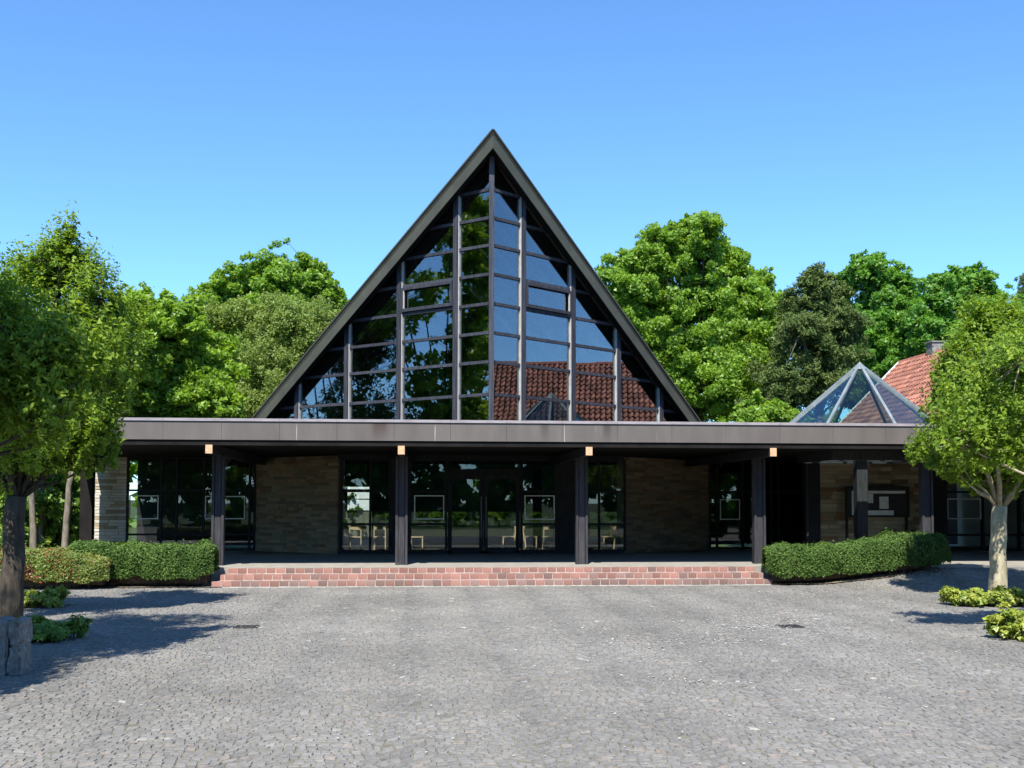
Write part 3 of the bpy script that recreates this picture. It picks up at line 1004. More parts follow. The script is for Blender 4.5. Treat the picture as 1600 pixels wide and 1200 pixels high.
nbY = 36.15
nbr = empty('notice_board', (pt(1371, 800, nbY).x, nbY, LAND), 'black framed notice board with pale papers in front of the buff stone wall', 'notice board')
a, c = pt(1322, 808, nbY), pt(1420, 760, nbY)
MB().box(a.x, c.x, nbY, nbY + .06, a.z, c.z).build('board', mat_noise('board_black', (.010, .010, .011), (.022, .022, .024), 6, .5, .05), nbr)
for (x0, x1, z0, z1) in ((a.x, c.x, a.z, a.z + .06), (a.x, c.x, c.z - .09, c.z), (a.x, a.x + .07, a.z + .06, c.z - .09), (c.x - .07, c.x, a.z + .06, c.z - .09)):
    MB().box(x0, x1, nbY - .035, nbY - .002, z0, z1).build('frame_bar', M['timber'], nbr)
for x in (a.x + .02, c.x - .10):
    MB().box(x, x + .08, nbY + .062, nbY + .14, LAND, c.z).build('leg', M['timber'], nbr)
for (x0, x1, y0, y1) in ((1331, 1339, 767, 805), (1356, 1414, 767, 771), (1356, 1364, 771.5, 786), (1374, 1388, 776, 795), (1356, 1396, 797.5, 805)):
    p, q = pt(x0, y1, nbY), pt(x1, y0, nbY)
    MB().box(p.x, q.x, nbY - .02, nbY - .004, p.z, q.z).build('paper', M['paper'], nbr)


def chair_root(name, loc, rz, label):
    root = empty(name, loc, label, 'chair', 'wooden chairs inside the hall')
    root.rotation_euler[2] = rz
    return root


def chair_parts():
    P = {}
    leg = MB().box(-.02, .02, -.02, .02, 0, .44).mesh('leg')
    rear = MB().hexa([(-.02, -.02, 0), (.02, -.02, 0), (.02, .02, 0), (-.02, .02, 0), (-.018, .05, .84), (.018, .05, .84), (.018, .085, .84), (-.018, .085, .84)]).mesh('rear_leg')
    seat = MB().box(-.23, .23, -.22, .22, .441, .475).mesh('seat')
    rail = MB().box(-.19, .19, .035, .06, .72, .82).mesh('back_rail')
    st = MB().box(-.19, .19, -.012, .012, .22, .25).mesh('stretcher')
    for me in (leg, rear, seat, rail, st): me.materials.append(M['chair'])
    return leg, rear, seat, rail, st


CP = chair_parts()
def chair(px, Y, rz, label):
    x = Xat(px, Y)
    root = chair_root('chair', (x, Y, LAND + .004), rz, label)
    def c(nm, me, loc):
        o = bpy.data.objects.new(nm, me); COL.objects.link(o); o.parent = root; o.location = loc
    for sx in (-.2, .2):
        c('leg', CP[0], (sx, -.19, 0)); c('leg', CP[1], (sx, .19, 0))
    c('seat', CP[2], (0, 0, 0)); c('back_rail', CP[3], (0, .19, 0)); c('stretcher', CP[4], (0, -.19, 0))


chair(556, 39.0, math.pi, 'wooden chair below the bright far window, left of its neighbour')
chair(594, 39.1, math.pi, 'wooden chair at the right edge of the left glass bay')
chair(652, 39.0, math.pi / 2, 'wooden chair just right of the second porch post')
chair(794, 38.9, -math.pi / 2, 'wooden chair seen through the right leaf of the double door')
chair(829, 39.0, math.pi / 2, 'wooden chair below the display frame right of the door, left one')
chair(857, 39.1, math.pi, 'wooden chair below the display frame right of the door, right one')
chair(948, 39.0, -math.pi / 2 + .2, 'wooden chair in the glass bay left of the right stone wall')

# sunlit garden wall beyond the hall, seen through the left glass bay
gwall = empty('garden_wall', (-6, 64, 0), 'white sunlit garden wall seen through the left glass bay', 'wall')
MB().box(-5.4, -2.95, 64, 64.25, -.06, 3.2).build('wall', M['plaster'], gwall)
MB().box(-5.5, -2.85, 63.95, 64.3, 3.202, 3.28).build('coping', M['plaster'], gwall)
VINE = gwall

# ------------------------------------------------------------------ tiled house on the right
house = empty('tiled_house', (24, 38, 0), 'house with red pantile roof and chimney behind the glass pyramid', 'house')
HR = Vector((22.9, 50.1, 8.85)); HY0, HY1 = 22.0, 50.1
HE = 4.2; HEX = HR.x - HE; HEZ = HR.z - HE * 1.0
MB().prism([(22.2, HY0 + .4, -.05), (26.6, HY0 + .4, -.05), (26.6, HY0 + .4, 5.1), (HR.x, HY0 + .4, HR.z - .25), (22.2, HY0 + .4, 8.0)], (0, HY1 - HY0 - .8, 0)).build('wall', M['plaster'], house)


def tiles(side):
    """pantiles over one slope; each tile its own wavy strip"""
    r = np.random.default_rng(21 + side)
    n_c = int((HY1 - HY0) / .25); run = HE * math.sqrt(2); n_r = int(run / .34)
    prof = [(0, 0), (.05, .07), (.11, .085), (.18, .005), (.25, .0)]
    V = []; T = []
    for i in range(n_c):
        for j in range(n_r):
            lift = r.uniform(-.006, .006); tn = r.random()
            for k in range(4):
                q = []
                for (kk, e) in ((k, 0), (k + 1, 0), (k + 1, 1), (k, 1)):
                    y = HY0 + i * .25 + prof[kk][0]
                    s_ = (j + e * 1.12) * .34            # distance down from the ridge
                    h = prof[kk][1] + (.06 if e else .0) + lift
                    q.append((HR.x + side * (s_ + h) * .7071, y, HR.z - s_ * .7071 + h * .7071))
                V.append(q if side < 0 else q[::-1]); T.append(tn)
    V = np.array(V)
    if side < 0:      # lift direction for the slope facing -x
        pass
    return np_quads('roof_tiles', V, np.array(T))


def mat_tile():
    m, t, b, N = new_mat('pantile')
    at = N('ShaderNodeAttribute'); at.attribute_name = 'tone'
    r = N('ShaderNodeValToRGB'); e = r.color_ramp.elements
    e[0].position = 0; e[0].color = (.19, .075, .05, 1); e[1].position = 1; e[1].color = (.40, .165, .11, 1)
    t.links.new(at.outputs['Fac'], r.inputs[0])
    co = N('ShaderNodeTexCoord'); n = N('ShaderNodeTexNoise'); n.inputs['Scale'].default_value = 1.5; n.inputs['Detail'].default_value = 6
    t.links.new(co.outputs['Object'], n.inputs['Vector'])
    mr = N('ShaderNodeMapRange'); mr.inputs[1].default_value = .35; mr.inputs[2].default_value = .7; mr.inputs[3].default_value = .7; mr.inputs[4].default_value = 1.2
    t.links.new(n.outputs['Fac'], mr.inputs[0])
    mx = N('ShaderNodeMix'); mx.data_type = 'RGBA'; mx.blend_type = 'MULTIPLY'; mx.inputs[0].default_value = 1
    t.links.new(r.outputs[0], mx.inputs[6]); t.links.new(mr.outputs[0], mx.inputs[7]); t.links.new(mx.outputs[2], b.inputs['Base Color'])
    b.inputs['Roughness'].default_value = .85
    return m


M['pantile'] = mat_tile()
roof_b = MB()
for sgn in (-1, 1):
    roof_b.prism([(HR.x, HY0, HR.z - .06), (HR.x + sgn * HE, HY0, HEZ - .06), (HR.x + sgn * HE, HY0, HEZ - .18), (HR.x, HY0, HR.z - .18)], (0, HY1 - HY0, 0))
hroof = roof_b.build('roof', M['tile'], house)
link('roof_tiles', tiles(-1), M['pantile'], hroof, kind='stuff')
link('roof_tiles', tiles(1), M['pantile'], hroof, kind='stuff')
b = MB(); b.tube([(HR.x, HY0, HR.z + .0), (HR.x, HY1, HR.z + .0)], [.12, .12], 8); b.build('ridge_tiles', M['tile'], hroof)
for yv in (HY0 - .03, HY1 + .03):
    b = MB(); b.beam((HR.x, yv, HR.z + .03), (HEX, yv, HEZ + .03), .14, .16); b.beam((HR.x + .01, yv, HR.z + .03), (HR.x + HE, yv, HEZ + .03), .14, .16)
    b.build('verge_board', M['white'], hroof)
ch = pt(1458, 545, 46.6)
MB().box(HR.x - .25, HR.x + .28, 46.3, 46.85, HR.z - .6, HR.z + .45).build('chimney', M['granite'], hroof)
b = MB(); b.box(HR.x - .30, HR.x + .33, 46.25, 46.9, HR.z + .452, HR.z + .52); b.build('chimney_cap', M['granite'], hroof)

# ------------------------------------------------------------------ vegetation
def unit(n, r):
    v = r.normal(size=(n, 3)); return v / np.linalg.norm(v, axis=1, keepdims=True)


def leaves(P, Nr, size, r, wid=.42, fold=.12):
    n = len(P)
    t = np.cross(Nr, unit(n, r)); t /= np.maximum(np.linalg.norm(t, axis=1, keepdims=True), 1e-6)
    b = np.cross(Nr, t)
    s = size[:, None]
    V = np.empty((n, 3, 3))
    V[:, 0] = P + t * s * .55
    V[:, 1] = P - t * s * .45 + b * s * wid
    V[:, 2] = P - t * s * .45 - b * s * wid
    return V


def crown_mesh(name, lobes, r, leaf=.25, dens=260, sub0=12, wid=.42, upw=.45, rnd=1.05, spread=(.20, .36), vsq=.95, droop=0.0, shoots=0.0, light_top=True):
    Vs, Ts, tips = [], [], []
    cc = np.mean([c for c, _ in lobes], axis=0)
    for (c, rad) in lobes:
        c = np.array(c)
        sub = int(sub0); d = unit(sub, r); rr = rad * r.uniform(.0, 1.12, sub) ** .6
        cs = c + d * rr[:, None] * np.array([1, 1, vsq])
        rk = rad * r.uniform(*spread, sub)
        ex = r.random(sub) < .10
        cs[ex] += d[ex] * rad * r.uniform(.12, .38, ex.sum())[:, None] + np.array([0, 0, .12 * rad]); rk[ex] *= .55
        tips += [(tuple(cs[k]), rk[k]) for k in range(0, sub, 6)]
        for k in range(sub):
            n = int(dens * rk[k] ** 2 / leaf ** 2 * .16) + 8
            dd = unit(n, r)
            q = r.random(n) ** (1 / 2.4)
            P = cs[k] + dd * (rk[k] * q)[:, None] * np.array([1, 1, .78])
            if shoots > 0:
                P[:, 2] += r.random(n) ** 5 * shoots
            if droop > 0:
                P[:, 2] -= r.random(n) ** 3 * droop
            out = (P - cc) + (P - c) * .4; out /= np.maximum(np.linalg.norm(out, axis=1, keepdims=True), 1e-5)
            N_ = dd * .22 + out * .55 + np.array([0, -.1, upw]) + unit(n, r) * rnd
            N_ /= np.linalg.norm(N_, axis=1, keepdims=True)
            s = leaf * r.uniform(.6, 1.35, n)
            Vs.append(leaves(P, N_, s, r, wid))
            base = r.normal(.5, .13)
            Ts.append(np.clip(base + r.normal(0, .17, n), 0, 1))
    return np_quads(name, np.concatenate(Vs), np.concatenate(Ts)), tips


def trunk_mesh(base, fork, r0, r1, lobes, tips, r, limb=.35, seg=9, twigs=True, flare=1.35):
    b = MB()
    base = Vector(base); fork = Vector(fork)
    n = 7
    path = []; rad = []
    for i in range(n):
        k = i / (n - 1)
        p = base.lerp(fork, k) + Vector((r.normal(0, .015), r.normal(0, .015), 0)) * (fork - base).length * (0 if i in (0, n - 1) else 1) * .6
        path.append(p); rad.append((r0 + (r1 - r0) * k) * (flare if i == 0 else 1.08 if i == 1 else 1))
    b.tube(path, rad, 14)
    for (c, rd) in lobes:
        c = Vector(c)
        d = c - fork
        mid = fork + d * .5 + Vector((r.normal(0, .06), r.normal(0, .06), -.06)) * d.length
        q1 = fork.lerp(mid, .5) + Vector((0, 0, .02)) * d.length
        k = limb * r1 * (rd / max(x[1] for x in lobes)) ** .5
        b.tube([fork - Vector((0, 0, r1 * .6)), q1, mid, c, c + d.normalized() * rd * .5], [k * 1.25, k * .95, k * .7, k * .42, k * .1], 6)
    if twigs:
        cl = [Vector(c) for c, _ in lobes]
        for (tp, rk) in tips:
            tp = Vector(tp)
            c = min(cl, key=lambda q: (q - tp).length)
            m_ = c.lerp(tp, .55) + Vector((r.normal(0, .05), r.normal(0, .05), r.normal(0, .05))) * (tp - c).length
            k = limb * r1 * .32
            b.tube([c, m_, tp + (tp - c).normalized() * rk * .3], [k, k * .6, k * .18], 4)
    return b.mesh('trunk', True)


def tree(name, label, Y, basepx, lobes_px, leafmat, bark, leaf=.25, dens=260, sub=12, r0=.3, forkpx=None, seed=1, group='trees behind the church', ybase=None, deep=.7, zbase=0.0, cat='tree', fat=True, fill=True, taper=.72, flare=1.35, **kw):
    r = np.random.default_rng(seed)
    L = []
    for (x, y, rp) in lobes_px:
        p = pt(x, y, Y); rad = rp / mpx(Y) * (1.12 if rp >= 40 and fat else 1.0)
        L.append(((p.x, Y + r.uniform(-deep, deep) * rad * 2.0, p.z), rad))
    zmin = min(c[2] for c, _ in L)
    base_L = list(L)
    if fill:
        seen = set()
        for i, (c, rd) in enumerate(base_L):
            near_ = sorted(range(len(base_L)), key=lambda j: (base_L[j][0][0] - c[0]) ** 2 + (base_L[j][0][2] - c[2]) ** 2)[1:4]
            for j in near_:
                if (min(i, j), max(i, j)) in seen: continue
                seen.add((min(i, j), max(i, j)))
                c2, rd2 = base_L[j]
                L.append((((c[0] + c2[0]) / 2, Y + r.uniform(-.8, .4) * rd, (c[2] + c2[2]) / 2), (rd + rd2) / 2 * .85))
        dens *= .53
    if isinstance(basepx, tuple): bp = Vector((pt(basepx[0], basepx[1], Y).x, Y, zbase - .05))
    else: bp = Vector((pt(basepx, 780, Y).x, Y, zbase - .05))
    fk = pt(forkpx[0], forkpx[1], Y) if forkpx else Vector((bp.x, Y, max(zmin - .3, (zmin + bp.z) / 2)))
    root = empty(name, tuple(bp), label, cat, group)
    cm_, tips = crown_mesh('crown', L, r, leaf, dens, sub * 2.6, **kw)
    tm = trunk_mesh(bp, fk, r0, r0 * taper, base_L, tips, r, flare=flare)
    link('trunk', tm, M[bark], root)
    link('crown', cm_, M[leafmat], root)
    return root, cm_, tm


# trees behind the church
tree('maple_tree', 'dense yellow-green maple behind the left end of the porch roof', 46, 255,
     [(255, 505, 50), (215, 545, 55), (300, 545, 48), (240, 600, 62), (312, 615, 55), (185, 590, 60), (150, 560, 60), (345, 630, 35), (110, 600, 60), (205, 480, 28), (290, 490, 24), (275, 640, 50), (200, 650, 50)],
     'leaf_maple', 'bark_grey', leaf=.165, dens=300, sub=18, r0=.22, seed=31)
tree('oak_tree', 'tall bright oak left of the gable, rising above the olive birch', 62, 430,
     [(452, 438, 40), (500, 455, 38), (478, 425, 28), (400, 445, 40), (352, 460, 36), (312, 465, 24), (440, 500, 55), (525, 480, 26), (380, 520, 55), (490, 540, 50), (340, 560, 45), (430, 570, 50)],
     'leaf_oak', 'bark_dark', leaf=.19, dens=260, sub=16, r0=.35, seed=32)
tree('birch_tree', 'olive grey-green birch in front of the tall oak left of the gable', 52, 405,
     [(468, 505, 44), (430, 480, 30), (400, 495, 28), (322, 487, 26), (345, 500, 22), (415, 560, 42), (365, 600, 40), (478, 575, 40), (520, 500, 26), (345, 640, 36), (440, 625, 40), (500, 530, 34), (390, 640, 34)],
     'leaf_birch', 'bark_grey', leaf=.12, dens=150, sub=14, r0=.20, seed=33, droop=.5, wid=.3, rnd=1.0)
tree('oak_tree', 'largest broad oak right of the gable', 60, 1085,
     [(1085, 375, 38), (1055, 395, 40), (1020, 395, 36), (1125, 400, 38), (965, 425, 38), (1160, 430, 36), (1190, 470, 38), (1090, 455, 60), (1010, 470, 56), (1150, 500, 58), (1205, 520, 36), (955, 480, 40), (1060, 540, 62), (1130, 580, 62), (1090, 630, 52), (1185, 590, 44), (1010, 560, 50), (1220, 500, 22), (1075, 352, 16), (1022, 368, 14)],
     'leaf_oak', 'bark_dark', leaf=.18, dens=250, sub=17, r0=.42, seed=34)
tree('pine_tree', 'dark bluish pine between the large oak and the glass pyramid', 54, 1282,
     [(1268, 432, 26), (1290, 455, 34), (1248, 460, 26), (1275, 500, 44), (1310, 505, 34), (1238, 520, 34), (1290, 550, 46), (1330, 560, 30), (1225, 575, 40), (1265, 600, 40), (1195, 625, 34), (1310, 610, 40), (1235, 640, 36)],
     'leaf_pine', 'bark_grey', leaf=.20, dens=330, sub=16, r0=.26, seed=35, wid=.17, rnd=1.2, upw=.7, vsq=.6)
tree('beech_tree', 'deep green tree above the glass pyramid, right of the dark pine', 68, 1370,
     [(1352, 425, 30), (1388, 440, 30), (1332, 430, 22), (1345, 408, 18), (1365, 480, 46), (1405, 500, 44), (1340, 520, 40), (1385, 555, 46), (1412, 455, 22), (1420, 570, 40), (1360, 600, 44)],
     'leaf_deep', 'bark_dark', leaf=.20, dens=240, sub=16, r0=.3, seed=36)
tree('beech_tree', 'deep green tree above the chimney and the right tree', 64, 1495,
     [(1492, 450, 34), (1530, 455, 34), (1450, 460, 30), (1478, 440, 20), (1520, 432, 20), (1475, 505, 48), (1560, 480, 32), (1425, 520, 36), (1530, 530, 52), (1585, 520, 40), (1440, 570, 40), (1500, 580, 50)],
     'leaf_deep', 'bark_dark', leaf=.20, dens=230, sub=15, r0=.3, seed=37)
tree('pine_tree', 'distant dark pine at the right edge above the right tree', 84, 1612,
     [(1602, 436, 16), (1608, 462, 26), (1630, 450, 26), (1600, 490, 30), (1640, 500, 40)],
     'leaf_pine', 'bark_grey', leaf=.30, dens=260, sub=12, r0=.25, seed=38, wid=.13, rnd=1.2, vsq=.6)
tree('bush', 'low green bush behind the porch roof between oak and pine', 50, 1200,
     [(1190, 640, 30), (1215, 660, 30), (1160, 660, 30), (1240, 670, 26)], 'leaf_oak', 'bark_grey', leaf=.2, dens=230, sub=14, r0=.06, seed=39, cat='bush', group='bushes near the church')

# woodland on the left, seen under the canopy and reflected in the gable
def lobes_to_px(x, Y, spec):
    S_ = mpx(Y) 
    out = []
    for (dx, z, rad) in spec:
        v = Vector((x + dx, Y, z)) - Vector((0, 0, CAM_H))
        k = v.dot(fwd)
        out.append((PCX + FPX * v.dot(rgt) / k, PCY - FPX * v.dot(upv) / k, rad * S_))
    return out


for k, (x, Y, h, lb) in enumerate(((-22.0, 27.5, 18.5, 'tall woodland tree left of the frame beside the plaza'), (-23.0, 33.0, 13.5, 'dark woodland pine left of the frame'), (-24.5, 40.0, 15.5, 'woodland tree left of the frame, farthest back'))):
    r_ = random.Random(50 + k)
    spec = []
    for q in range(15):
        z = r_.uniform(1.5, h)
        wd = 3.4 * math.sin(math.pi * min(max((z / h), .08), .96)) ** .6
        spec.append((r_.uniform(-wd, wd), z, r_.uniform(1.0, 1.7)))
    L = lobes_to_px(x, Y, spec)
    bx_ = lobes_to_px(x, Y, [(0, CAM_H, 1)])[0][0]
    tree('woodland_tree', lb, Y, bx_, L, ('leaf_oak', 'leaf_pine', 'leaf_maple')[k], 'bark_dark', leaf=.30, dens=120, sub=12, r0=.3, seed=60 + k, group='woodland left of the church', wid=(.42, .15, .42)[k], deep=1.2)


def wood(name, label, x0, x1, Y, h, n, seed, mat, leaf=.55, dens=55):
    r = np.random.default_rng(seed)
    L = []
    for k in range(n):
        z = r.uniform(.6, h); L.append(((r.uniform(x0, x1), Y + r.uniform(-3, 3), z), r.uniform(1.6, 2.6)))
    m_, _ = crown_mesh(name, L, r, leaf, dens, 10)
    link(name, m_, M[mat], label=label, cat='woodland', kind='stuff')


wood('far_woodland', 'far woodland filling the gaps behind the church trees', -60, 75, 92, 9, 230, 5, 'leaf_oak', .8)
wood('opposite_woodland', 'woodland on the far side of the plaza, mirrored in the porch glazing', -36, 42, -22, 13, 330, 6, 'leaf_deep', .9, 80)
for k, (px, y, Y, lean, lb) in enumerate(((55, 855, 40.5, -6, 'thin ivy-clad trunk beside the left tree'), (64, 855, 42, 2, 'thin leafy trunk second from the left tree'), (100, 850, 40, 12, 'thin pale leaning trunk left of the stone pier'))):
    L = [(px + lean * 2 + dx, 690 + dy, rr) for dx, dy, rr in ((-6, -20, 16), (8, -8, 14), (2, 30, 9), (6, 60, 8))]
    tree('slender_tree', lb, Y, px, L, 'leaf_ivy', 'bark_grey', leaf=.15, dens=120, sub=10, r0=.13, forkpx=(px + lean, 735), seed=70 + k, group='slender trunks at the woodland edge')
for k, (L, Y, lb) in enumerate((
        ([(40, 800, 30), (75, 790, 34), (60, 840, 34), (30, 850, 30), (95, 840, 30), (20, 780, 30)], 43, 'leafy green bush behind the left tree trunk'),
        ([(120, 760, 26), (125, 800, 24), (110, 830, 26), (95, 760, 26), (115, 725, 26), (85, 720, 30)], 44, 'yellow-green bush left of the stone pier'),
        ([(60, 740, 34), (30, 720, 34), (90, 700, 30), (10, 760, 34), (-30, 760, 40), (-30, 820, 40)], 46, 'tall leafy bush at the back of the woodland edge'))):
    tree('woodland_bush', lb, Y, L[0][0], L, 'leaf_ivy', 'bark_grey', leaf=.14, dens=200, sub=14, r0=.05, seed=80 + k, cat='bush', group='bushes near the church')
MB().box(pt(126, 800, 37.0).x, pt(145, 800, 37.0).x, 36.9, 37.2, 0, 3.7).build('post', M['ceiling'], church)

# plaza trees
def plaza_tree(label, Y, base, fork, lobes, bark, seed, r0, leaf=.078, dens=170, zb=0.0):
    return tree('plaza_tree', label, Y, base, lobes, 'leaf_robinia', bark, leaf=leaf, dens=dens, sub=16, r0=r0, forkpx=fork, seed=seed,
                group='round-headed trees around the plaza', zbase=zb, shoots=.5, rnd=.8, spread=(.17, .32), deep=1.2, wid=.30, fat=False, taper=.84, flare=1.14)


YA = gnd(18, 968).y
plaza_tree('round-headed tree on the left with a dark trunk beside the granite block', YA, (14, 968), (26, 775),
           [(112, 418, 36), (62, 432, 42), (15, 432, 42), (160, 470, 44), (196, 500, 34), (95, 500, 58), (30, 520, 60), (150, 560, 52), (188, 560, 34), (60, 600, 66), (15, 660, 66), (120, 640, 52), (105, 700, 46), (45, 715, 46), (165, 650, 34), (-50, 540, 80), (-60, 660, 70), (118, 378, 18), (150, 715, 26)],
           'bark_dark', 91, .215)
YC = 24.4
plaza_tree('round-headed tree on the right with a pale sunlit trunk', YC, (1559, 938), (1562, 790),
           [(1560, 545, 50), (1520, 585, 46), (1600, 540, 60), (1485, 640, 42), (1540, 640, 58), (1600, 640, 62), (1452, 690, 26), (1500, 705, 42), (1570, 710, 46), (1478, 600, 26), (1650, 600, 80), (1470, 730, 22), (1610, 720, 40), (1530, 520, 26), (1660, 700, 60), (1580, 500, 26), (1490, 560, 34), (1466, 612, 26), (1530, 500, 34), (1500, 742, 24), (1545, 752, 26), (1605, 755, 30), (1440, 712, 18)],
           'bark_light', 92, .20, leaf=.082, dens=220)
# the neighbours just outside the frame whose shadows lie across the plaza
YBt = 15.2
plaza_tree('round-headed tree just left of the frame casting the long shadow', YBt, (-190, 1030), (-185, 760),
           [(-60, 480, 70), (-140, 420, 90), (-60, 600, 80), (-150, 560, 120), (-250, 480, 110), (-260, 620, 120), (-120, 680, 90), (40, 560, 60), (30, 660, 50), (-40, 400, 50), (120, 590, 48), (140, 520, 44), (100, 665, 40)],
           'bark_dark', 93, .2, leaf=.085, dens=110)
plaza_tree('round-headed tree left of the frame nearest the camera', 11.6, (-480, 1110), (-480, 700),
           [(-330, 420, 110), (-480, 330, 150), (-400, 560, 150), (-620, 420, 170), (-560, 600, 150), (-300, 620, 90), (-250, 520, 80)],
           'bark_dark', 95, .2, leaf=.14, dens=120)
E_spec = lobes_to_px(-7.8, 11.2, [(0, 11.2, 1.2), (1.1, 10.2, 1.2), (-1.2, 10.0, 1.4), (.4, 9.0, 1.4), (1.5, 8.8, 1.0), (-1.6, 8.6, 1.4), (.2, 7.4, 1.4), (1.5, 7.2, 1.0), (-1.4, 7.0, 1.3), (.5, 5.9, 1.2), (-.8, 5.8, 1.1)])
plaza_tree('taller round-headed tree left of the frame shading the left tree', 11.2, (lobes_to_px(-7.8, 11.2, [(0, 0, 1)])[0][0], 1000), lobes_to_px(-7.8, 11.2, [(0, 3.0, 1)])[0][:2],
           E_spec, 'bark_dark', 96, .22, leaf=.13, dens=110)
YDt = 17.2
plaza_tree('round-headed tree just right of the frame casting the nearer shadow', YDt, (1720, 990), (1720, 760),
           [(1680, 560, 70), (1760, 480, 90), (1840, 520, 100), (1720, 660, 70), (1820, 650, 90), (1640, 640, 50), (1640, 560, 50), (1520, 640, 46), (1570, 570, 52), (1560, 690, 46), (1490, 690, 30), (1610, 720, 40)],
           'bark_light', 94, .2, leaf=.085, dens=110)


def patch(name, label, cells, mat, leaf, seed, dens=160, group='ground cover around the plaza trees', cat='ground cover', upw=.8):
    r = np.random.default_rng(seed)
    L = [((x, y, z), rad) for x, y, z, rad in cells]
    m_, _ = crown_mesh('foliage', L, r, leaf, dens, 14, upw=upw, rnd=.9, vsq=.55, spread=(.3, .5))
    z0 = min(c[2] for c in cells)
    root = empty(name, (cells[0][0], cells[0][1], 0), label, cat, group)
    link('foliage', m_, M[mat], root)
    b = MB()
    for x, y, z, rad in cells:
        for k in range(6):
            a = r.uniform(0, 6.28); q = rad * r.uniform(.1, .6)
            b.tube([(x + math.cos(a) * q, y + math.sin(a) * q, float(ground_h(x, y)) - .02), (x + math.cos(a) * q * 1.4, y + math.sin(a) * q * 1.4, z + rad * .3)], [.008, .004], 4)
    b.build('stems', M['stem'], root, kind='stuff')


def row(px0, px1, py, n, hh, rad, seed, dy=.5):
    r = random.Random(seed); out = []
    for k in range(n):
        px = px0 + (px1 - px0) * (k + .5) / n
        for q in range(2):
            p = gnd(px + r.uniform(-6, 6), py); x, y = p.x, p.y + q * dy + r.uniform(-.1, .1)
            out.append((x, y, float(ground_h(x, y)) + hh * r.uniform(.35, .65), rad * r.uniform(.8, 1.2)))
    return out


patch('ground_cover', 'yellow-green ground cover behind the left tree trunk', row(-10, 80, 950, 6, .36, .25, 1), 'leaf_cover', .075, 101)
patch('ground_cover', 'shaded dark green ground cover beside the granite block', row(20, 95, 1004, 5, .34, .24, 2), 'leaf_ivy', .075, 102)
patch('ground_cover', 'small green plant at the left edge in front of the granite block', row(-20, 12, 1050, 2, .5, .17, 3, .1), 'leaf_ivy', .06, 103)
patch('ground_cover', 'yellow-green ground cover around the pale right trunk', row(1500, 1612, 948, 7, .34, .24, 4, .4), 'leaf_cover', .075, 104)
patch('ground_cover', 'yellow-green ground cover at the right edge nearest the camera', row(1570, 1640, 1000, 4, .46, .26, 5, .3), 'leaf_cover', .075, 105)

r_v = np.random.default_rng(8)
vl = [((r_v.uniform(-5.2, -3.1), 63.85, z_), r_v.uniform(.16, .34)) for z_ in list(r_v.uniform(1.0, 2.7, 9))] + [((x_, 63.6, .6), .4) for x_ in (-5.2, -4.6, -4.0, -3.4)]
vm, _ = crown_mesh('vine', vl, r_v, .16, 60, 8)
link('vine', vm, M['leaf_hedge'], VINE)

# granite blocks at the left edge
gq = gnd(15, 1056); g2 = gnd(48, 1040)
gr = MB()


def rock(name, x0, x1, y0, y1, z0, z1, label, seed):
    r = random.Random(seed)
    import bmesh
    bm = bmesh.new()
    bmesh.ops.create_cube(bm, size=1)
    bmesh.ops.subdivide_edges(bm, edges=bm.edges[:], cuts=4, use_grid_fill=True)
    for v in bm.verts:
        v.co.x = x0 + (v.co.x + .5) * (x1 - x0); v.co.y = y0 + (v.co.y + .5) * (y1 - y0); v.co.z = z0 + (v.co.z + .5) * (z1 - z0)
        v.co += Vector((r.uniform(-1, 1), r.uniform(-1, 1), r.uniform(-1, 1))) * .012
    bmesh.ops.bevel(bm, geom=[e for e in bm.edges if len(e.link_faces) == 2 and e.calc_face_angle(0) > .9], offset=.025, segments=2, affect='EDGES')
    me = bpy.data.meshes.new(name); bm.to_mesh(me); bm.free()
    for p in me.polygons: p.use_smooth = False
    link(name, me, M['granite'], label=label, cat='stone block', group='granite blocks at the left edge')


rock('granite_block', gq.x - .03, gq.x + .13, gq.y + .0, gq.y + .42, -.02, .37, 'lower grey granite block at the right end of the low wall', 1)
rock('granite_block', gq.x - .03, gq.x + .125, gq.y + .01, gq.y + .41, .375, .70, 'upper grey granite block at the right end of the low wall', 2)
rock('granite_block', gq.x - .75, gq.x - .04, gq.y + .02, gq.y + .42, -.02, .69, 'long grey granite block cut by the left edge', 3)


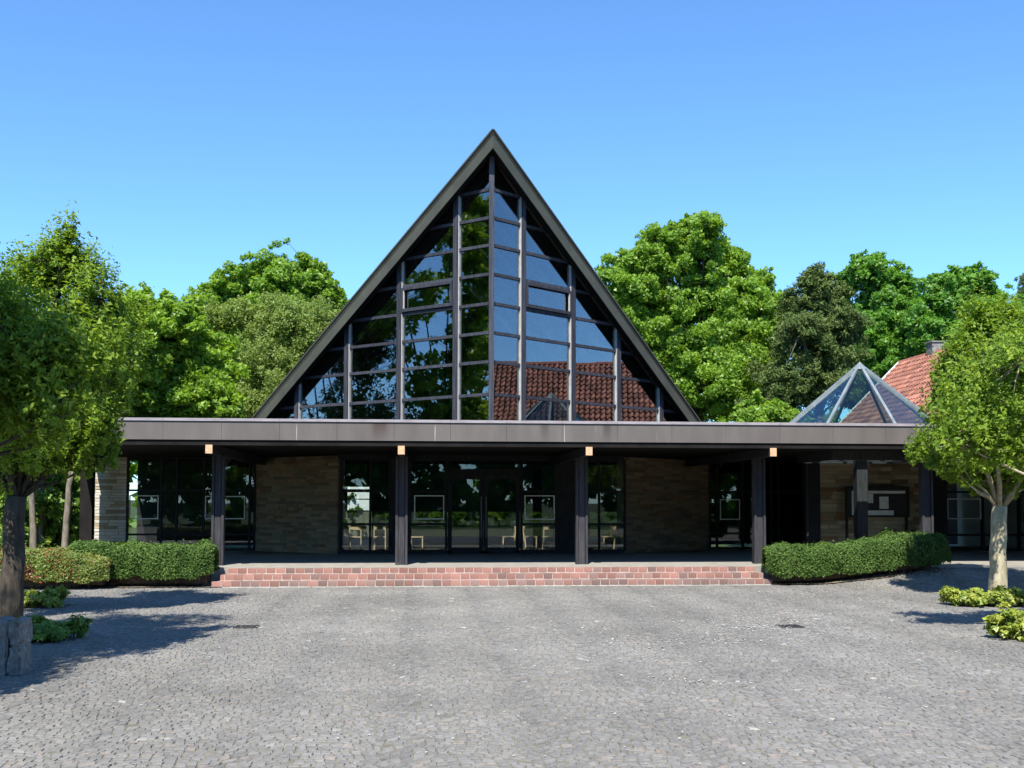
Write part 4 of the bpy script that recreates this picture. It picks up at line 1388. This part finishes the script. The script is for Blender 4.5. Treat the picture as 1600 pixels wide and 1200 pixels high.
# hedges
def hedge(name, label, pts, depth, hfun, mat, leaf, n, seed, core_in=.16, group='clipped hedges beside the steps', tone_fn=None):
    r = np.random.default_rng(seed)
    A = np.array(pts, float)
    seg = np.linalg.norm(np.diff(A, axis=0), axis=1); cum = np.concatenate([[0], np.cumsum(seg)]); Lh = cum[-1]
    def at(t):
        t = np.clip(t, 0, Lh); return np.stack([np.interp(t, cum, A[:, 0]), np.interp(t, cum, A[:, 1])], -1)
    # rounded cross section: superellipse in (depth, height)
    t = r.uniform(-.0, Lh, n); th = r.uniform(-.18 * math.pi, 1.12 * math.pi, n)
    e = 4.0
    c, s_ = np.cos(th), np.sin(th)
    rad_ = (np.abs(c) ** e + np.abs(s_) ** e) ** (-1 / e); dx = c * rad_; dz = s_ * rad_
    end = np.clip(np.minimum(t, Lh - t) / .30, 0, 1) ** .5
    h = np.array([hfun(q / Lh) for q in t])
    lump = 1 + .09 * np.sin(t * 3.1 + 1.3 * th) + .06 * np.sin(t * 6.7 + 2 * th) + .05 * np.sin(t * 11.3 - 3 * th + 1) + r.normal(0, .028, n)
    lump -= .38 * r.random(n) ** 2.5
    p2 = at(t)
    d = np.gradient(A, axis=0); 
    tang = at(t + .05) - at(t - .05); tang /= np.maximum(np.linalg.norm(tang, axis=1, keepdims=True), 1e-6)
    nrm = np.stack([tang[:, 1], -tang[:, 0]], -1)          # towards the camera
    off = -dx * depth / 2 * lump * (.55 + .45 * end) * -1
    P = np.empty((n, 3))
    P[:, :2] = p2 + nrm * off[:, None]
    g = ground_h(P[:, 0], P[:, 1])
    zc = .52
    P[:, 2] = g + h * (zc + dz * (1 - zc) * lump * (.72 + .28 * end))
    P[:, 2] = np.maximum(P[:, 2], g + .06)
    sh = r.random(n) < .02; P[sh] += (unit(sh.sum(), r) * .4 + np.array([0, 0, .7])) * r.uniform(.0, .15, sh.sum())[:, None]
    ne = n // 7
    N_ = np.empty((n, 3)); N_[:, :2] = nrm * (dx)[:, None]; N_[:, 2] = dz
    e_side = np.where(t < .3, -1, np.where(t > Lh - .3, 1, 0)) * (1 - end)
    N_[:, :2] += tang * e_side[:, None]
    N_ += unit(n, r) * 1.15 + np.array([0, 0, .25])
    N_ /= np.linalg.norm(N_, axis=1, keepdims=True)
    sz = leaf * r.uniform(.6, 1.3, n)
    tone = np.clip(r.normal(.5, .2, n) + .10 * np.sin(t * 3.3 + th * 2), 0, 1)
    if tone_fn is not None: tone = tone_fn(t / Lh, P, tone, r)
    root = empty(name, (A[0][0], A[0][1], 0), label, 'hedge', group)
    link('foliage', np_quads('foliage', leaves(P, N_, sz, r, .34), tone), M[mat], root)
    b = MB(); m_ = 14
    rings = []
    for k in range(m_ + 1):
        q = .18 + (Lh - .36) * k / m_; pc = at(np.array([q]))[0]
        tg = at(np.array([q + .05]))[0] - at(np.array([q - .05]))[0]; tg /= np.linalg.norm(tg); nn = np.array([tg[1], -tg[0]])
        hh = hfun(q / Lh); gz = float(ground_h(pc[0], pc[1]))
        wv = depth / 2 - core_in
        rings += [tuple(pc - nn * wv * .6) + (gz + .10,), tuple(pc + nn * wv * .6) + (gz + .10,), tuple(pc + nn * wv) + (gz + hh * .45,), tuple(pc + nn * wv * .8) + (gz + hh - core_in,), tuple(pc - nn * wv * .8) + (gz + hh - core_in,), tuple(pc - nn * wv) + (gz + hh * .45,)]
    fs = [(k * 6 + i, k * 6 + (i + 1) % 6, (k + 1) * 6 + (i + 1) % 6, (k + 1) * 6 + i) for k in range(m_) for i in range(6)]
    fs += [tuple(range(6)), tuple(range(m_ * 6, m_ * 6 + 6))[::-1]]
    b.add(rings, fs)
    for k in range(24):
        q = r.uniform(.2, Lh - .2); pc = at(np.array([q]))[0] + r.uniform(-.2, .2, 2); gz = float(ground_h(pc[0], pc[1]))
        b.tube([(pc[0], pc[1], gz - .03), (pc[0] + r.uniform(-.1, .1), pc[1] - .05, gz + .5)], [.018, .010], 5)
    b.build('branches', M['stem'], root)


def red_tone(u, P, tone, r):
    low = r.random(len(u)) < (.14 + .34 * np.exp(-((u - .45) / .22) ** 2)) * (.6 + .5 * np.sin(u * 23 + P[:, 2] * 6))
    tone = tone.copy() * .55 + .42
    tone[low] = r.uniform(0, .25, low.sum())
    return np.clip(tone, 0, 1)


hedge('hedge', 'clipped dark green hedge left of the brick steps', [(-9.0, 28.75), (-7.2, 28.65), (-5.28, 28.5)], .95, lambda u: 1.12 + .05 * math.sin(u * 9) - .05 * u, 'leaf_hedge', .052, 50000, 111)
hedge('hedge', 'reddish and green mixed hedge at the far left', [(-11.6, 28.2), (-10.0, 28.1), (-7.8, 28.15)], .95, lambda u: 1.05 - .25 * u ** 2 + .06 * math.sin(u * 11), 'leaf_red', .053, 46000, 112, tone_fn=red_tone)
hedge('hedge', 'clipped green hedge right of the brick steps, taller at its right end', [(9.15, 28.48), (11.5, 28.25), (13.1, 28.1), (14.1, 28.75)], 1.0, lambda u: 1.04 - .05 * u + .05 * math.sin(u * 13), 'leaf_hedge', .052, 62000, 113)
